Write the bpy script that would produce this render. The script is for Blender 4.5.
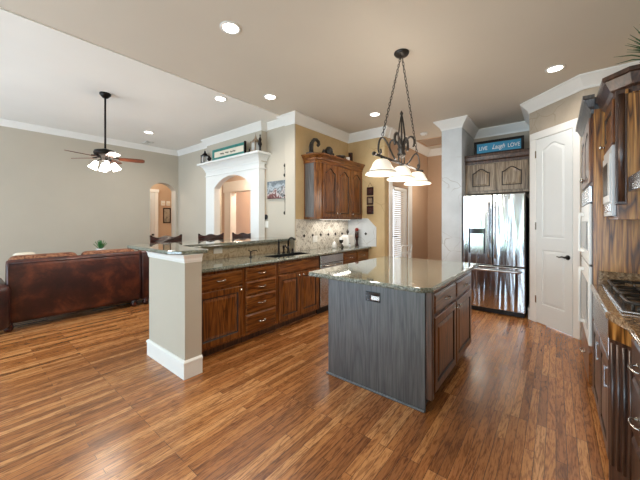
import bpy, bmesh, math, random
from mathutils import Vector, Matrix
random.seed(7)
PI = math.pi
R = math.radians
for o in list(bpy.data.objects):
    bpy.data.objects.remove(o)
S = bpy.context.scene
COL = S.collection

# ---------------------------------------------------------------- camera
cd = bpy.data.cameras.new('camera')
cam = bpy.data.objects.new('camera', cd)
COL.objects.link(cam)
cam.location = (0, 0, 1.42)
cam.rotation_euler = (R(90), 0, R(38.75))
cd.sensor_width = 36
cd.lens = 294 / 640 * 36
cd.shift_y = -19 / 640
cd.clip_start = 0.02
S.camera = cam

# ---------------------------------------------------------------- world, exposure, daylight
S.view_settings.view_transform = 'Standard'
S.view_settings.look = 'None'
S.view_settings.gamma = 1
S.view_settings.use_curve_mapping = False
S.view_settings.exposure = 0.0
S.cycles.use_denoising = True
S.cycles.max_bounces = 10
S.cycles.diffuse_bounces = 6

w = bpy.data.worlds.new('daylight_sky')
S.world = w
w.use_nodes = True
bg = w.node_tree.nodes['Background']
bg.inputs[0].default_value = (0.86, 0.93, 1.0, 1)
bg.inputs[1].default_value = 2.6


def area(name, loc, rot, sx, sy, power, color=(1, 1, 1), spread=180):
    l = bpy.data.lights.new(name, 'AREA')
    l.shape = 'RECTANGLE'
    l.size, l.size_y = sx, sy
    l.energy = power
    l.color = color
    l.spread = R(spread)
    o = bpy.data.objects.new(name, l)
    COL.objects.link(o)
    o.location = loc
    o.rotation_euler = rot
    return o


# daylight standing in the window openings of the wall behind the camera and of the living room
BACKWIN = [(-6.8, -5.6), (-5.3, -4.2), (-3.7, -2.75), (-2.3, -1.95), (-0.45, 0.65)]  # the narrow one is added, for a green streak in the refrigerator
for (a, b) in BACKWIN:
    area('window_daylight', ((a + b) / 2, -3.36, 1.4), (R(116), 0, 0), b - a, 2.3, 84 * (b - a), (0.58, 0.80, 1.0) if b - a > 0.5 else (0.62, 1.0, 0.80))

# ---------------------------------------------------------------- material helpers
M = {}


def new_mat(name):
    m = bpy.data.materials.new(name)
    m.use_nodes = True
    nt = m.node_tree
    b = nt.nodes['Principled BSDF']
    M[name] = m
    return m, nt, b


def lin(r, g, b):
    f = lambda c: ((c / 255 + 0.055) / 1.055) ** 2.4 if c > 10 else c / 255 / 12.92
    return (f(r), f(g), f(b), 1)


def nd(nt, t, **kw):
    n = nt.nodes.new(t)
    for k, v in kw.items():
        setattr(n, k, v)
    return n


def coords(nt, scale=(1, 1, 1), rot=(0, 0, 0), kind='Object'):
    tc = nd(nt, 'ShaderNodeTexCoord')
    mp = nd(nt, 'ShaderNodeMapping')
    mp.inputs['Scale'].default_value = scale
    mp.inputs['Rotation'].default_value = rot
    nt.links.new(tc.outputs[kind], mp.inputs['Vector'])
    return mp.outputs['Vector']


def noise(nt, vec, scale, detail=3, rough=0.55, dist=0.0):
    n = nd(nt, 'ShaderNodeTexNoise')
    n.inputs['Scale'].default_value = scale
    n.inputs['Detail'].default_value = detail
    n.inputs['Roughness'].default_value = rough
    n.inputs['Distortion'].default_value = dist
    nt.links.new(vec, n.inputs['Vector'])
    return n.outputs['Fac']


def ramp(nt, fac, stops, interp='LINEAR'):
    r = nd(nt, 'ShaderNodeValToRGB')
    r.color_ramp.interpolation = interp
    e = r.color_ramp.elements
    while len(e) < len(stops):
        e.new(0.5)
    for i, (p, c) in enumerate(stops):
        e[i].position = p
        e[i].color = c
    nt.links.new(fac, r.inputs['Fac'])
    return r.outputs['Color']


def mixc(nt, a, b, fac, mode='MIX'):
    m = nd(nt, 'ShaderNodeMix', data_type='RGBA', blend_type=mode)
    if isinstance(fac, float):
        m.inputs[0].default_value = fac
    else:
        nt.links.new(fac, m.inputs[0])
    for i, v in ((6, a), (7, b)):
        if isinstance(v, tuple):
            m.inputs[i].default_value = v
        else:
            nt.links.new(v, m.inputs[i])
    return m.outputs[2]


def bump(nt, b, h, strength=0.2, dist=0.01):
    bp = nd(nt, 'ShaderNodeBump')
    bp.inputs['Strength'].default_value = strength
    bp.inputs['Distance'].default_value = dist
    nt.links.new(h, bp.inputs['Height'])
    nt.links.new(bp.outputs['Normal'], b.inputs['Normal'])


def plain(name, col, rough=0.5, metal=0.0, var=0.06, nscale=6, spec=0.5, coat=0):
    m, nt, b = new_mat(name)
    v = coords(nt)
    n = noise(nt, v, nscale)
    lo = tuple(c * (1 - var) for c in col[:3]) + (1,)
    hi = tuple(min(1, c * (1 + var)) for c in col[:3]) + (1,)
    nt.links.new(ramp(nt, n, [(0.3, lo), (0.7, hi)]), b.inputs['Base Color'])
    b.inputs['Roughness'].default_value = rough
    b.inputs['Metallic'].default_value = metal
    b.inputs['Specular IOR Level'].default_value = spec
    b.inputs['Coat Weight'].default_value = coat
    return m


def wood(name, dark, mid, light, axis='z', rough=0.3, coat=0.25, k=1.0):
    """oak: cathedral grain running along one axis plus fine pores"""
    m, nt, b = new_mat(name)
    s = {'z': (1, 1, 0.09), 'x': (0.09, 1, 1), 'y': (1, 0.09, 1)}[axis]
    v = coords(nt, s)
    n1 = noise(nt, v, 9 * k, 2, 0.5, 0.5)
    mul = nd(nt, 'ShaderNodeMath', operation='MULTIPLY')
    mul.inputs[1].default_value = 11
    nt.links.new(n1, mul.inputs[0])
    fr = nd(nt, 'ShaderNodeMath', operation='PINGPONG')
    fr.inputs[1].default_value = 1
    nt.links.new(mul.outputs[0], fr.inputs[0])
    s2 = {'z': (1, 1, 0.03), 'x': (0.03, 1, 1), 'y': (1, 0.03, 1)}[axis]
    n2 = noise(nt, coords(nt, s2), 130 * k, 3, 0.6)
    c1 = ramp(nt, fr.outputs[0], [(0.0, dark), (0.35, mid), (1.0, light)])
    c2 = ramp(nt, n2, [(0.38, (0.35, 0.3, 0.28, 1)), (0.56, (1, 1, 1, 1))])
    c = mixc(nt, c1, c2, 0.75, 'MULTIPLY')
    nt.links.new(c, b.inputs['Base Color'])
    b.inputs['Roughness'].default_value = rough
    b.inputs['Coat Weight'].default_value = coat
    b.inputs['Coat Roughness'].default_value = 0.15
    bump(nt, b, n2, 0.12, 0.002)
    return m


def granite(name, cols, scale=60, rough=0.06):
    m, nt, b = new_mat(name)
    v = coords(nt)
    vo = nd(nt, 'ShaderNodeTexVoronoi')
    vo.inputs['Scale'].default_value = scale * 1.6
    nt.links.new(v, vo.inputs['Vector'])
    n1 = noise(nt, v, scale, 4, 0.7)
    n2 = noise(nt, v, scale * 0.12, 3, 0.6, 0.5)
    c1 = ramp(nt, n1, [(0.32, cols[0]), (0.45, cols[1]), (0.55, cols[2]), (0.68, cols[3])])
    bw = nd(nt, 'ShaderNodeSeparateColor')
    nt.links.new(vo.outputs['Color'], bw.inputs[0])
    c2 = ramp(nt, bw.outputs[0], [(0.0, cols[0]), (0.25, cols[1]), (0.6, cols[2]), (0.95, cols[3])])
    c3 = mixc(nt, c1, c2, 0.5)
    c4 = ramp(nt, n2, [(0.35, (0.72, 0.70, 0.66, 1)), (0.65, (1, 1, 1, 1))])
    nt.links.new(mixc(nt, c3, c4, 1.0, 'MULTIPLY'), b.inputs['Base Color'])
    b.inputs['Roughness'].default_value = rough
    b.inputs['Coat Weight'].default_value = 0.5
    b.inputs['Coat Roughness'].default_value = 0.03
    return m


def emit(name, col, strength):
    m, nt, b = new_mat(name)
    b.inputs['Base Color'].default_value = col
    b.inputs['Emission Color'].default_value = col
    b.inputs['Emission Strength'].default_value = strength
    b.inputs['Roughness'].default_value = 0.4
    return m


def veined(name, base, base2, vein, scale=1.2, amount=0.6, rough=0.45, width=0.02, sparse=0.5):
    """faux-finish plaster: soft mottling with thin wandering cracks"""
    m, nt, b = new_mat(name)
    v = coords(nt)
    n1 = noise(nt, v, scale * 2.2, 4, 0.6)
    c1 = ramp(nt, n1, [(0.3, base), (0.7, base2)])
    n2 = noise(nt, v, scale * 1.3, 2, 0.5)
    add = nd(nt, 'ShaderNodeVectorMath', operation='MULTIPLY_ADD')
    nn = nd(nt, 'ShaderNodeTexNoise')
    nn.inputs['Scale'].default_value = scale * 2
    nt.links.new(v, nn.inputs['Vector'])
    nt.links.new(nn.outputs['Color'], add.inputs[0])
    add.inputs[1].default_value = (0.35, 0.35, 0.35)
    nt.links.new(v, add.inputs[2])
    vo = nd(nt, 'ShaderNodeTexVoronoi', feature='DISTANCE_TO_EDGE')
    vo.inputs['Scale'].default_value = scale * 2.2
    nt.links.new(add.outputs[0], vo.inputs['Vector'])
    line = ramp(nt, vo.outputs['Distance'], [(0.0, (1, 1, 1, 1)), (width, (0, 0, 0, 1))])
    gate = ramp(nt, n2, [(sparse - 0.03, (0, 0, 0, 1)), (sparse + 0.06, (amount, amount, amount, 1))])
    f = mixc(nt, line, gate, 1.0, 'MULTIPLY')
    nt.links.new(mixc(nt, c1, vein, f), b.inputs['Base Color'])
    b.inputs['Roughness'].default_value = rough
    b.inputs['Specular IOR Level'].default_value = 0.3
    return m


plain('wall_greige', lin(190, 181, 166), 0.75, var=0.02, nscale=2, spec=0.2)
plain('wall_peach', lin(202, 174, 146), 0.75, var=0.02, nscale=2, spec=0.2)
plain('wall_pink', lin(212, 190, 172), 0.75, var=0.02, nscale=2, spec=0.2)
plain('wall_tan', lin(196, 165, 138), 0.75, var=0.02, nscale=2, spec=0.2)
veined('wall_gold', lin(208, 182, 138), lin(194, 166, 122), lin(150, 118, 80), 1.1, 0.5, 0.6, 0.02, 0.52)
veined('wall_faux_grey', lin(218, 222, 224), lin(204, 207, 208), lin(140, 128, 112), 1.4, 0.6, 0.5, 0.018, 0.45)
veined('wall_faux_tan', lin(190, 176, 158), lin(172, 158, 140), lin(150, 132, 108), 1.2, 0.5, 0.5, 0.018, 0.5)
plain('ceiling_beige', lin(213, 204, 190), 0.85, var=0.015, nscale=1.5, spec=0.1)
plain('ceiling_grey', lin(238, 236, 230), 0.85, var=0.015, nscale=1.5, spec=0.1)
plain('white_trim', lin(238, 236, 231), 0.4, var=0.01)
plain('white_paint', lin(228, 230, 228), 0.35, var=0.01)
wood('oak', lin(74, 36, 10), lin(116, 65, 24), lin(142, 88, 38), 'z', 0.28, 0.3, 1.5)
wood('oak_flat', lin(74, 36, 10), lin(116, 65, 24), lin(142, 88, 38), 'x', 0.28, 0.3, 1.5)
wood('oak_sheen', lin(60, 57, 56), lin(76, 73, 72), lin(88, 84, 82), 'z', 0.34, 0.8)  # brown oak with the grey sheen of window light mixed into its colour
M['oak_sheen'].node_tree.nodes['Principled BSDF'].inputs['Coat Roughness'].default_value = 0.45
wood('oak_deep', lin(54, 34, 26), lin(74, 48, 36), lin(92, 62, 46), 'z', 0.3, 0.3)
wood('oak_gold', lin(76, 42, 14), lin(166, 108, 48), lin(206, 150, 82), 'z', 0.3, 0.3, 1.2)
wood('oak_grey', lin(118, 98, 78), lin(148, 127, 102), lin(168, 148, 122), 'z', 0.35, 0.2)
wood('stool_wood', lin(26, 8, 6), lin(52, 18, 14), lin(72, 28, 20), 'y', 0.25, 0.3)
granite('granite', [lin(38, 43, 38), lin(92, 97, 86), lin(136, 140, 127), lin(180, 184, 173)], 70)
granite('granite_gold', [lin(58, 44, 34), lin(122, 94, 68), lin(160, 128, 96), lin(196, 172, 140)], 55, 0.12)
plain('steel', lin(196, 196, 198), 0.25, 1.0, 0.03)
plain('nickel', lin(206, 204, 198), 0.2, 1.0, 0.03)
plain('iron', lin(58, 53, 48), 0.4, 0.5, 0.15, 20)
plain('bronze', lin(34, 28, 26), 0.35, 0.7, 0.15, 20)
plain('black', lin(16, 16, 17), 0.35, 0, 0.1)
plain('black_gloss', lin(14, 15, 17), 0.08, 0, 0.05, coat=0.5)
plain('glaze', lin(30, 17, 10), 0.5, 0, 0.1)
plain('dark_void', lin(12, 10, 9), 0.8, 0, 0.1)
plain('white_plastic', lin(236, 234, 228), 0.3, 0, 0.01)
plain('ceramic_white', lin(238, 236, 232), 0.15, 0, 0.01)
plain('appliance_grey', lin(208, 210, 210), 0.3, 0, 0.03)
plain('teal_paint', lin(52, 128, 120), 0.55, 0, 0.25, 18)
plain('sign_blue', lin(44, 132, 168), 0.5, 0, 0.1, 10)
plain('plant_green', lin(60, 118, 62), 0.5, 0, 0.3, 12)
plain('fern_green', lin(52, 86, 50), 0.5, 0, 0.3, 12)
plain('cloth_cream', lin(226, 216, 198), 0.8, 0, 0.05)
plain('red_ceramic', lin(120, 30, 24), 0.2, 0, 0.1)
plain('fan_blade', lin(96, 48, 28), 0.3, 0, 0.2, 8, coat=0.4)
plain('fabric_foot', lin(60, 24, 16), 0.4, 0, 0.1)
emit('lamp_glow', (1.0, 0.93, 0.82, 1), 14)
emit('fan_glow', (1.0, 0.94, 0.85, 1), 9)
emit('shade_glow', (1.0, 0.93, 0.80, 1), 0.42)
emit('strip_glow', (1.0, 0.95, 0.86, 1), 3.0)


def floor_mat():
    m, nt, b = new_mat('oak_floor')
    tc = nd(nt, 'ShaderNodeTexCoord')
    sp = nd(nt, 'ShaderNodeSeparateXYZ')
    nt.links.new(tc.outputs['Object'], sp.inputs[0])
    cb = nd(nt, 'ShaderNodeCombineXYZ')
    nt.links.new(sp.outputs['Y'], cb.inputs['X'])
    nt.links.new(sp.outputs['X'], cb.inputs['Y'])
    br = nd(nt, 'ShaderNodeTexBrick')
    br.offset = 0.37
    br.offset_frequency = 3
    br.inputs['Scale'].default_value = 1
    br.inputs['Brick Width'].default_value = 0.85
    br.inputs['Row Height'].default_value = 0.052
    br.inputs['Mortar Size'].default_value = 0.0012
    br.inputs['Mortar Smooth'].default_value = 0.2
    br.inputs['Bias'].default_value = 0
    br.inputs['Color1'].default_value = (0, 0, 0, 1)
    br.inputs['Color2'].default_value = (1, 1, 1, 1)
    br.inputs['Mortar'].default_value = (0.5, 0.5, 0.5, 1)
    nt.links.new(cb.outputs[0], br.inputs['Vector'])
    tone = ramp(nt, br.outputs['Color'], [(0.0, lin(146, 92, 48)), (0.35, lin(172, 111, 60)),
                                          (0.7, lin(190, 129, 74)), (1.0, lin(210, 153, 98))])
    # grain, shifted per board
    off = nd(nt, 'ShaderNodeVectorMath', operation='MULTIPLY_ADD')
    nt.links.new(br.outputs['Color'], off.inputs[0])
    off.inputs[1].default_value = (7, 7, 7)
    sc = nd(nt, 'ShaderNodeVectorMath', operation='MULTIPLY')
    nt.links.new(cb.outputs[0], sc.inputs[0])
    sc.inputs[1].default_value = (0.12, 1, 1)
    nt.links.new(sc.outputs[0], off.inputs[2])
    g1 = noise(nt, off.outputs[0], 16, 3, 0.6, 0.8)
    mul = nd(nt, 'ShaderNodeMath', operation='MULTIPLY')
    mul.inputs[1].default_value = 10
    nt.links.new(g1, mul.inputs[0])
    pp = nd(nt, 'ShaderNodeMath', operation='PINGPONG')
    pp.inputs[1].default_value = 1
    nt.links.new(mul.outputs[0], pp.inputs[0])
    gc = ramp(nt, pp.outputs[0], [(0.0, (0.52, 0.44, 0.38, 1)), (0.4, (0.95, 0.93, 0.92, 1)), (1, (1.06, 1.06, 1.06, 1))])
    c = mixc(nt, tone, gc, 0.95, 'MULTIPLY')
    g2 = noise(nt, off.outputs[0], 120, 2, 0.6)
    c = mixc(nt, c, ramp(nt, g2, [(0.36, (0.5, 0.42, 0.36, 1)), (0.5, (1, 1, 1, 1))]), 0.75, 'MULTIPLY')
    c = mixc(nt, c, lin(52, 28, 14), br.outputs['Fac'])
    nt.links.new(c, b.inputs['Base Color'])
    b.inputs['Roughness'].default_value = 0.27
    b.inputs['Coat Weight'].default_value = 0.3
    b.inputs['Coat Roughness'].default_value = 0.2
    bump(nt, b, br.outputs['Fac'], -0.25, 0.002)


floor_mat()


def tile_mat():
    """tumbled stone on the diagonal with white joints"""
    m, nt, b = new_mat('backsplash_tile')
    v = coords(nt, (1, 1, 1), (R(45), 0, 0))
    ck = nd(nt, 'ShaderNodeTexBrick')
    ck.offset = 0
    ck.inputs['Scale'].default_value = 1
    ck.inputs['Brick Width'].default_value = 0.105
    ck.inputs['Row Height'].default_value = 0.105
    ck.inputs['Mortar Size'].default_value = 0.004
    ck.inputs['Color1'].default_value = (0, 0, 0, 1)
    ck.inputs['Color2'].default_value = (1, 1, 1, 1)
    ck.inputs['Mortar'].default_value = (0.5, 0.5, 0.5, 1)
    sp = nd(nt, 'ShaderNodeSeparateXYZ')
    nt.links.new(v, sp.inputs[0])
    cb = nd(nt, 'ShaderNodeCombineXYZ')
    nt.links.new(sp.outputs['Y'], cb.inputs['X'])
    nt.links.new(sp.outputs['Z'], cb.inputs['Y'])
    nt.links.new(cb.outputs[0], ck.inputs['Vector'])
    tone = ramp(nt, ck.outputs['Color'], [(0, lin(196, 188, 174)), (1, lin(226, 220, 208))])
    n = noise(nt, v, 22, 4, 0.65, 0.8)
    c = mixc(nt, tone, ramp(nt, n, [(0.36, lin(140, 128, 112)), (0.5, (1, 1, 1, 1))]), 0.8, 'MULTIPLY')
    c = mixc(nt, c, lin(222, 216, 204), ck.outputs['Fac'])
    nt.links.new(c, b.inputs['Base Color'])
    b.inputs['Roughness'].default_value = 0.35


tile_mat()


def mosaic_mat():
    m, nt, b = new_mat('bar_tile')
    v = coords(nt)
    n = noise(nt, v, 14, 5, 0.7, 1.2)
    c = ramp(nt, n, [(0.3, lin(96, 78, 58)), (0.42, lin(158, 138, 108)), (0.55, lin(196, 180, 150)), (0.7, lin(150, 116, 84))])
    nt.links.new(c, b.inputs['Base Color'])
    b.inputs['Roughness'].default_value = 0.3


mosaic_mat()


def leather_mat():
    m, nt, b = new_mat('leather')
    v = coords(nt)
    n = noise(nt, v, 3.2, 5, 0.65, 0.3)
    c = ramp(nt, n, [(0.3, lin(28, 9, 9)), (0.5, lin(56, 21, 16)), (0.72, lin(112, 54, 32))])
    n2 = noise(nt, v, 90, 2)
    nt.links.new(c, b.inputs['Base Color'])
    b.inputs['Roughness'].default_value = 0.42
    b.inputs['Coat Weight'].default_value = 0.1
    bump(nt, b, n2, 0.15, 0.003)
    m, nt, b = new_mat('sofa_pattern')
    v = coords(nt)
    n = noise(nt, v, 26, 3, 0.6, 1.5)
    c = ramp(nt, n, [(0.35, lin(70, 34, 20)), (0.5, lin(126, 74, 46)), (0.62, lin(158, 112, 80))])
    nt.links.new(c, b.inputs['Base Color'])
    b.inputs['Roughness'].default_value = 0.7


leather_mat()


def fridge_mat():
    m, nt, b = new_mat('fridge_steel')
    n = noise(nt, coords(nt, (7.5, 0.2, 0.5)), 1.0, 2, 0.5, 0.4)
    b.inputs['Base Color'].default_value = lin(205, 208, 210)
    nb = noise(nt, coords(nt, (1, 1, 0.02)), 300, 2)
    nt.links.new(ramp(nt, nb, [(0.3, lin(196, 199, 202)), (0.7, lin(214, 216, 218))]), b.inputs['Base Color'])
    b.inputs['Metallic'].default_value = 1
    b.inputs['Roughness'].default_value = 0.16
    bump(nt, b, n, 0.42, 0.05)


fridge_mat()


def picture_mat(name, stops, scale, axis):
    m, nt, b = new_mat(name)
    v = coords(nt)
    n = noise(nt, v, scale, 4, 0.6, 0.6)
    sp = nd(nt, 'ShaderNodeSeparateXYZ')
    nt.links.new(v, sp.inputs[0])
    ad = nd(nt, 'ShaderNodeMath', operation='MULTIPLY_ADD')
    nt.links.new(sp.outputs['Z'], ad.inputs[0])
    ad.inputs[1].default_value = axis
    nt.links.new(n, ad.inputs[2])
    nt.links.new(ramp(nt, ad.outputs[0], stops), b.inputs['Base Color'])
    b.inputs['Roughness'].default_value = 0.4


picture_mat('painting', [(0.40, lin(52, 28, 28)), (0.55, lin(118, 70, 66)), (0.63, lin(198, 192, 190)), (0.70, lin(70, 66, 62)),
                         (0.80, lin(166, 174, 180)), (0.95, lin(96, 106, 112))], 9, 1.5)
picture_mat('print_grey', [(0.3, lin(88, 78, 66)), (0.6, lin(170, 158, 136))], 9, 0.3)

m, nt, b = new_mat('glass')
b.inputs['Base Color'].default_value = (1, 1, 1, 1)
b.inputs['Roughness'].default_value = 0.02
b.inputs['Alpha'].default_value = 0.12
m, nt, b = new_mat('clear_glass')
b.inputs['Base Color'].default_value = (0.95, 0.97, 0.97, 1)
b.inputs['Roughness'].default_value = 0.02
b.inputs['Alpha'].default_value = 0.3


# ---------------------------------------------------------------- mesh builder
class MB:
    def __init__(self, off=(0, 0, 0)):
        self.bm = bmesh.new()
        self.off = Vector(off)
        self.smooth = []
        self.mat2 = None

    def _add(self, vs, fs, smooth=False):
        bv = [self.bm.verts.new(Vector(v) - self.off) for v in vs]
        out = []
        for f in fs:
            try:
                nf = self.bm.faces.new([bv[i] for i in f])
                nf.smooth = smooth
                out.append(nf)
            except ValueError:
                pass
        return bv, out

    def box(self, x0, x1, y0, y1, z0, z1, bev=0.0, seg=2):
        if x0 > x1: x0, x1 = x1, x0
        if y0 > y1: y0, y1 = y1, y0
        vs = [(x0, y0, z0), (x1, y0, z0), (x1, y1, z0), (x0, y1, z0), (x0, y0, z1), (x1, y0, z1), (x1, y1, z1), (x0, y1, z1)]
        fs = [(0, 3, 2, 1), (4, 5, 6, 7), (0, 1, 5, 4), (1, 2, 6, 5), (2, 3, 7, 6), (3, 0, 4, 7)]
        bv, f = self._add(vs, fs)
        if bev > 0:
            ed = list({e for ff in f for e in ff.edges})
            r = bmesh.ops.bevel(self.bm, geom=ed, offset=bev, segments=seg, affect='EDGES', profile=0.5)
            if bev > 0.015:
                for ff in r['faces']:
                    ff.smooth = True
        return self

    def tube(self, pts, r, n=8, caps=True, closed=False):
        pts = [Vector(p) for p in pts]
        N = len(pts)
        rr = r if isinstance(r, (list, tuple)) else [r] * N
        vs, fs = [], []
        prev = None
        for i, p in enumerate(pts):
            if closed:
                t = pts[(i + 1) % N] - pts[i - 1]
            else:
                t = pts[min(i + 1, N - 1)] - pts[max(i - 1, 0)]
            t.normalize()
            if prev is None:
                a = Vector((0, 0, 1)) if abs(t.z) < 0.9 else Vector((1, 0, 0))
                u = t.cross(a).normalized()
            else:
                u = (prev - t * prev.dot(t))
                u = u.normalized() if u.length > 1e-6 else t.orthogonal().normalized()
            prev = u
            v = t.cross(u)
            for k in range(n):
                an = 2 * PI * k / n
                vs.append(p + (u * math.cos(an) + v * math.sin(an)) * rr[i])
        for i in range(N if closed else N - 1):
            j = (i + 1) % N
            for k in range(n):
                k2 = (k + 1) % n
                fs.append((i * n + k, i * n + k2, j * n + k2, j * n + k))
        if caps and not closed:
            fs.append(tuple(reversed(range(n))))
            fs.append(tuple((N - 1) * n + k for k in range(n)))
        self._add(vs, fs, True)
        return self

    def lathe(self, prof, c=(0, 0, 0), n=20, cap0=True, cap1=True, axis='z'):
        vs, fs = [], []
        c = Vector(c)
        for (r, z) in prof:
            for k in range(n):
                a = 2 * PI * k / n
                p = (r * math.cos(a), r * math.sin(a), z)
                if axis == 'x': p = (z, p[0], p[1])
                if axis == 'y': p = (p[0], z, p[1])
                vs.append(c + Vector(p))
        m = len(prof)
        for i in range(m - 1):
            for k in range(n):
                k2 = (k + 1) % n
                fs.append((i * n + k, i * n + k2, (i + 1) * n + k2, (i + 1) * n + k))
        if cap0 and prof[0][0] > 1e-5: fs.append(tuple(reversed(range(n))))
        if cap1 and prof[-1][0] > 1e-5: fs.append(tuple((m - 1) * n + k for k in range(n)))
        self._add(vs, fs, True)
        return self

    def prism(self, pts, a, b, plane='xy', bev=0.0):
        """extrude a polygon; plane xy -> z a..b, xz -> y a..b, yz -> x a..b"""
        def mk(p, t):
            return {'xy': (p[0], p[1], t), 'xz': (p[0], t, p[1]), 'yz': (t, p[0], p[1])}[plane]
        n = len(pts)
        vs = [mk(p, a) for p in pts] + [mk(p, b) for p in pts]
        fs = [tuple(reversed(range(n))), tuple(range(n, 2 * n))]
        for i in range(n):
            j = (i + 1) % n
            fs.append((i, j, n + j, n + i))
        bv, f = self._add(vs, fs)
        if bev > 0:
            ed = list({e for ff in f[:2] for e in ff.edges})
            bmesh.ops.bevel(self.bm, geom=ed, offset=bev, segments=3, affect='EDGES', profile=0.5)
        return self

    def loops(self, loops, cap=True, smooth=False):
        n = len(loops[0])
        vs = [p for l in loops for p in l]
        fs = []
        for i in range(len(loops) - 1):
            for k in range(n):
                k2 = (k + 1) % n
                fs.append((i * n + k, i * n + k2, (i + 1) * n + k2, (i + 1) * n + k))
        if cap:
            fs.append(tuple(reversed(range(n))))
            fs.append(tuple((len(loops) - 1) * n + k for k in range(n)))
        self._add(vs, fs, smooth)
        return self

    def sweep(self, path, prof, side=1, closed=False):
        """profile of (out, z) carried along a horizontal path with mitred corners; out is to the left (side=1) or right"""
        path = [Vector((p[0], p[1])) for p in path]
        N = len(path)
        loops = []
        for i in range(N):
            d1 = (path[i] - path[i - 1]) if (i > 0 or closed) else None
            d2 = (path[(i + 1) % N] - path[i]) if (i < N - 1 or closed) else None
            if d1 is None: d1 = d2
            if d2 is None: d2 = d1
            d1 = d1.normalized(); d2 = d2.normalized()
            n1 = Vector((-d1.y, d1.x)) * side
            n2 = Vector((-d2.y, d2.x)) * side
            mm = (n1 + n2)
            mm = mm / max(0.2, mm.dot(n1))
            loops.append([(path[i].x + mm.x * o, path[i].y + mm.y * o, z) for (o, z) in prof])
        if closed: loops.append(loops[0])
        self.loops(loops, cap=not closed)
        return self

    def build(self, name, mat, parent=None, kind=None, label=None, cat=None, group=None):
        bmesh.ops.recalc_face_normals(self.bm, faces=self.bm.faces)
        me = bpy.data.meshes.new(name)
        self.bm.to_mesh(me)
        self.bm.free()
        me.materials.append(M[mat])
        if self.mat2: me.materials.append(M[self.mat2])
        o = bpy.data.objects.new(name, me)
        COL.objects.link(o)
        if parent is not None:
            o.parent = parent
        else:
            o.location = self.off
        tag(o, label, cat, group, kind)
        return o


def tag(o, label=None, cat=None, group=None, kind=None):
    if label: o['label'] = label
    if cat: o['category'] = cat
    if group: o['group'] = group
    if kind: o['kind'] = kind


def thing(name, label, cat, loc=(0, 0, 0), rz=0.0, group=None):
    o = bpy.data.objects.new(name, None)
    o.empty_display_size = 0.1
    COL.objects.link(o)
    o.location = loc
    o.rotation_euler = (0, 0, rz)
    tag(o, label, cat, group)
    return o


def copy_tree(o, parent=None):
    c = o.copy()
    COL.objects.link(c)
    if parent is not None: c.parent = parent
    for ch in list(o.children):
        copy_tree(ch, c)
    return c


def struct(name, mb, mat, parent=None):
    return mb.build(name, mat, parent, kind='structure')


def arcpts(x0, x1, spring, apex, n=14):
    """segmental arch between x0 and x1"""
    w2 = (x1 - x0) / 2
    h = apex - spring
    r = (w2 * w2 + h * h) / (2 * h)
    cx, cz = (x0 + x1) / 2, apex - r
    a0 = math.atan2(spring - cz, -w2)
    a1 = math.atan2(spring - cz, w2)
    return [(cx + r * math.cos(a0 + (a1 - a0) * k / n), cz + r * math.sin(a0 + (a1 - a0) * k / n)) for k in range(n + 1)]


# ---------------------------------------------------------------- room constants
HK, HL = 3.125, 3.113          # kitchen and living room ceilings
XKW = -3.25                  # kitchen wall face (upper cabinet)
XR = 0.86                    # right wall
YB = -3.3                    # wall behind the camera
XL = -7.22                   # far left wall of the living room
YL = 3.45                    # living room end wall
YC = 4.95                    # wall at the end of the sink run
XN = -2.43                   # breakfast nook wall with the glazed door
DS = Vector((-0.30, 5.22)); DU = Vector((0.70711, -0.70711)); DL = 0.792   # pantry wall on the diagonal
DE = DS + DU * DL

# ---------------------------------------------------------------- floor and ceiling
struct('floor', MB().box(-9.6, 1.1, -3.5, 7.6, -0.1, 0), 'oak_floor')
c = MB().box(-3.46, 1.1, -3.5, 7.6, HK, HK + 0.12).build('ceiling', 'ceiling_beige', kind='structure')
c2 = MB().box(-9.6, -3.46, -3.5, 3.6, HL, HL + 0.17).box(-9.6, -3.47, 3.6, 7.0, 2.75, 2.9).build('ceiling_living', 'ceiling_grey', kind='structure')

# ---------------------------------------------------------------- walls
# far left wall with the arched doorway to the corridor
AY0, AY1 = 2.80, 3.38
pts = [(-3.5, 0), (AY0, 0)] + arcpts(AY0, AY1, 2.15, 2.32) + [(AY1, 0), (3.62, 0), (3.62, HL), (-3.5, HL)]
struct('wall_left', MB().prism(pts, XL - 0.22, XL, 'yz'), 'wall_greige')
# corridor behind it
struct('wall_corridor', MB().box(-8.75, -8.6, 1.6, 4.9, 0, 2.75).box(-8.6, XL - 0.22, 4.75, 4.9, 0, 2.75)
       .box(-8.6, XL - 0.22, 1.6, 1.75, 0, 2.75), 'wall_peach')
# living room end wall with the opening behind the white portal
PX0, PX1 = -5.38, -4.22      # clear width of the arched opening
pts = [(XL - 0.2, 0), (-5.60, 0), (-5.60, 2.45), (-4.05, 2.45), (-4.05, 0), (-3.47, 0), (-3.47, HL), (XL - 0.2, HL)]
struct('wall_living', MB().prism(pts, YL, YL + 0.15, 'xz'), 'wall_greige')
struct('wall_breast', MB().box(-5.72, -3.97, 3.33, YL, 2.45, HL), 'wall_greige')
# hall seen through the portal
pts = [(-9.4, 0), (-6.72, 0), (-6.72, 2.2), (-5.55, 2.2), (-5.55, 0), (-3.47, 0), (-3.47, 2.75), (-9.4, 2.75)]
struct('wall_hall', MB().prism(pts, 4.6, 4.72, 'xz').box(-9.4, -3.47, 5.7, 5.8, 0, 2.75), 'wall_pink')
cas = MB()
cas.box(-6.98, -6.70, 4.57, 4.75, 0, 2.42, 0.006).box(-5.57, -5.35, 4.57, 4.75, 0, 2.42, 0.006).box(-7.02, -5.31, 4.56, 4.76, 2.18, 2.46, 0.006)
struct('trim_1', cas, 'white_trim')
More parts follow.
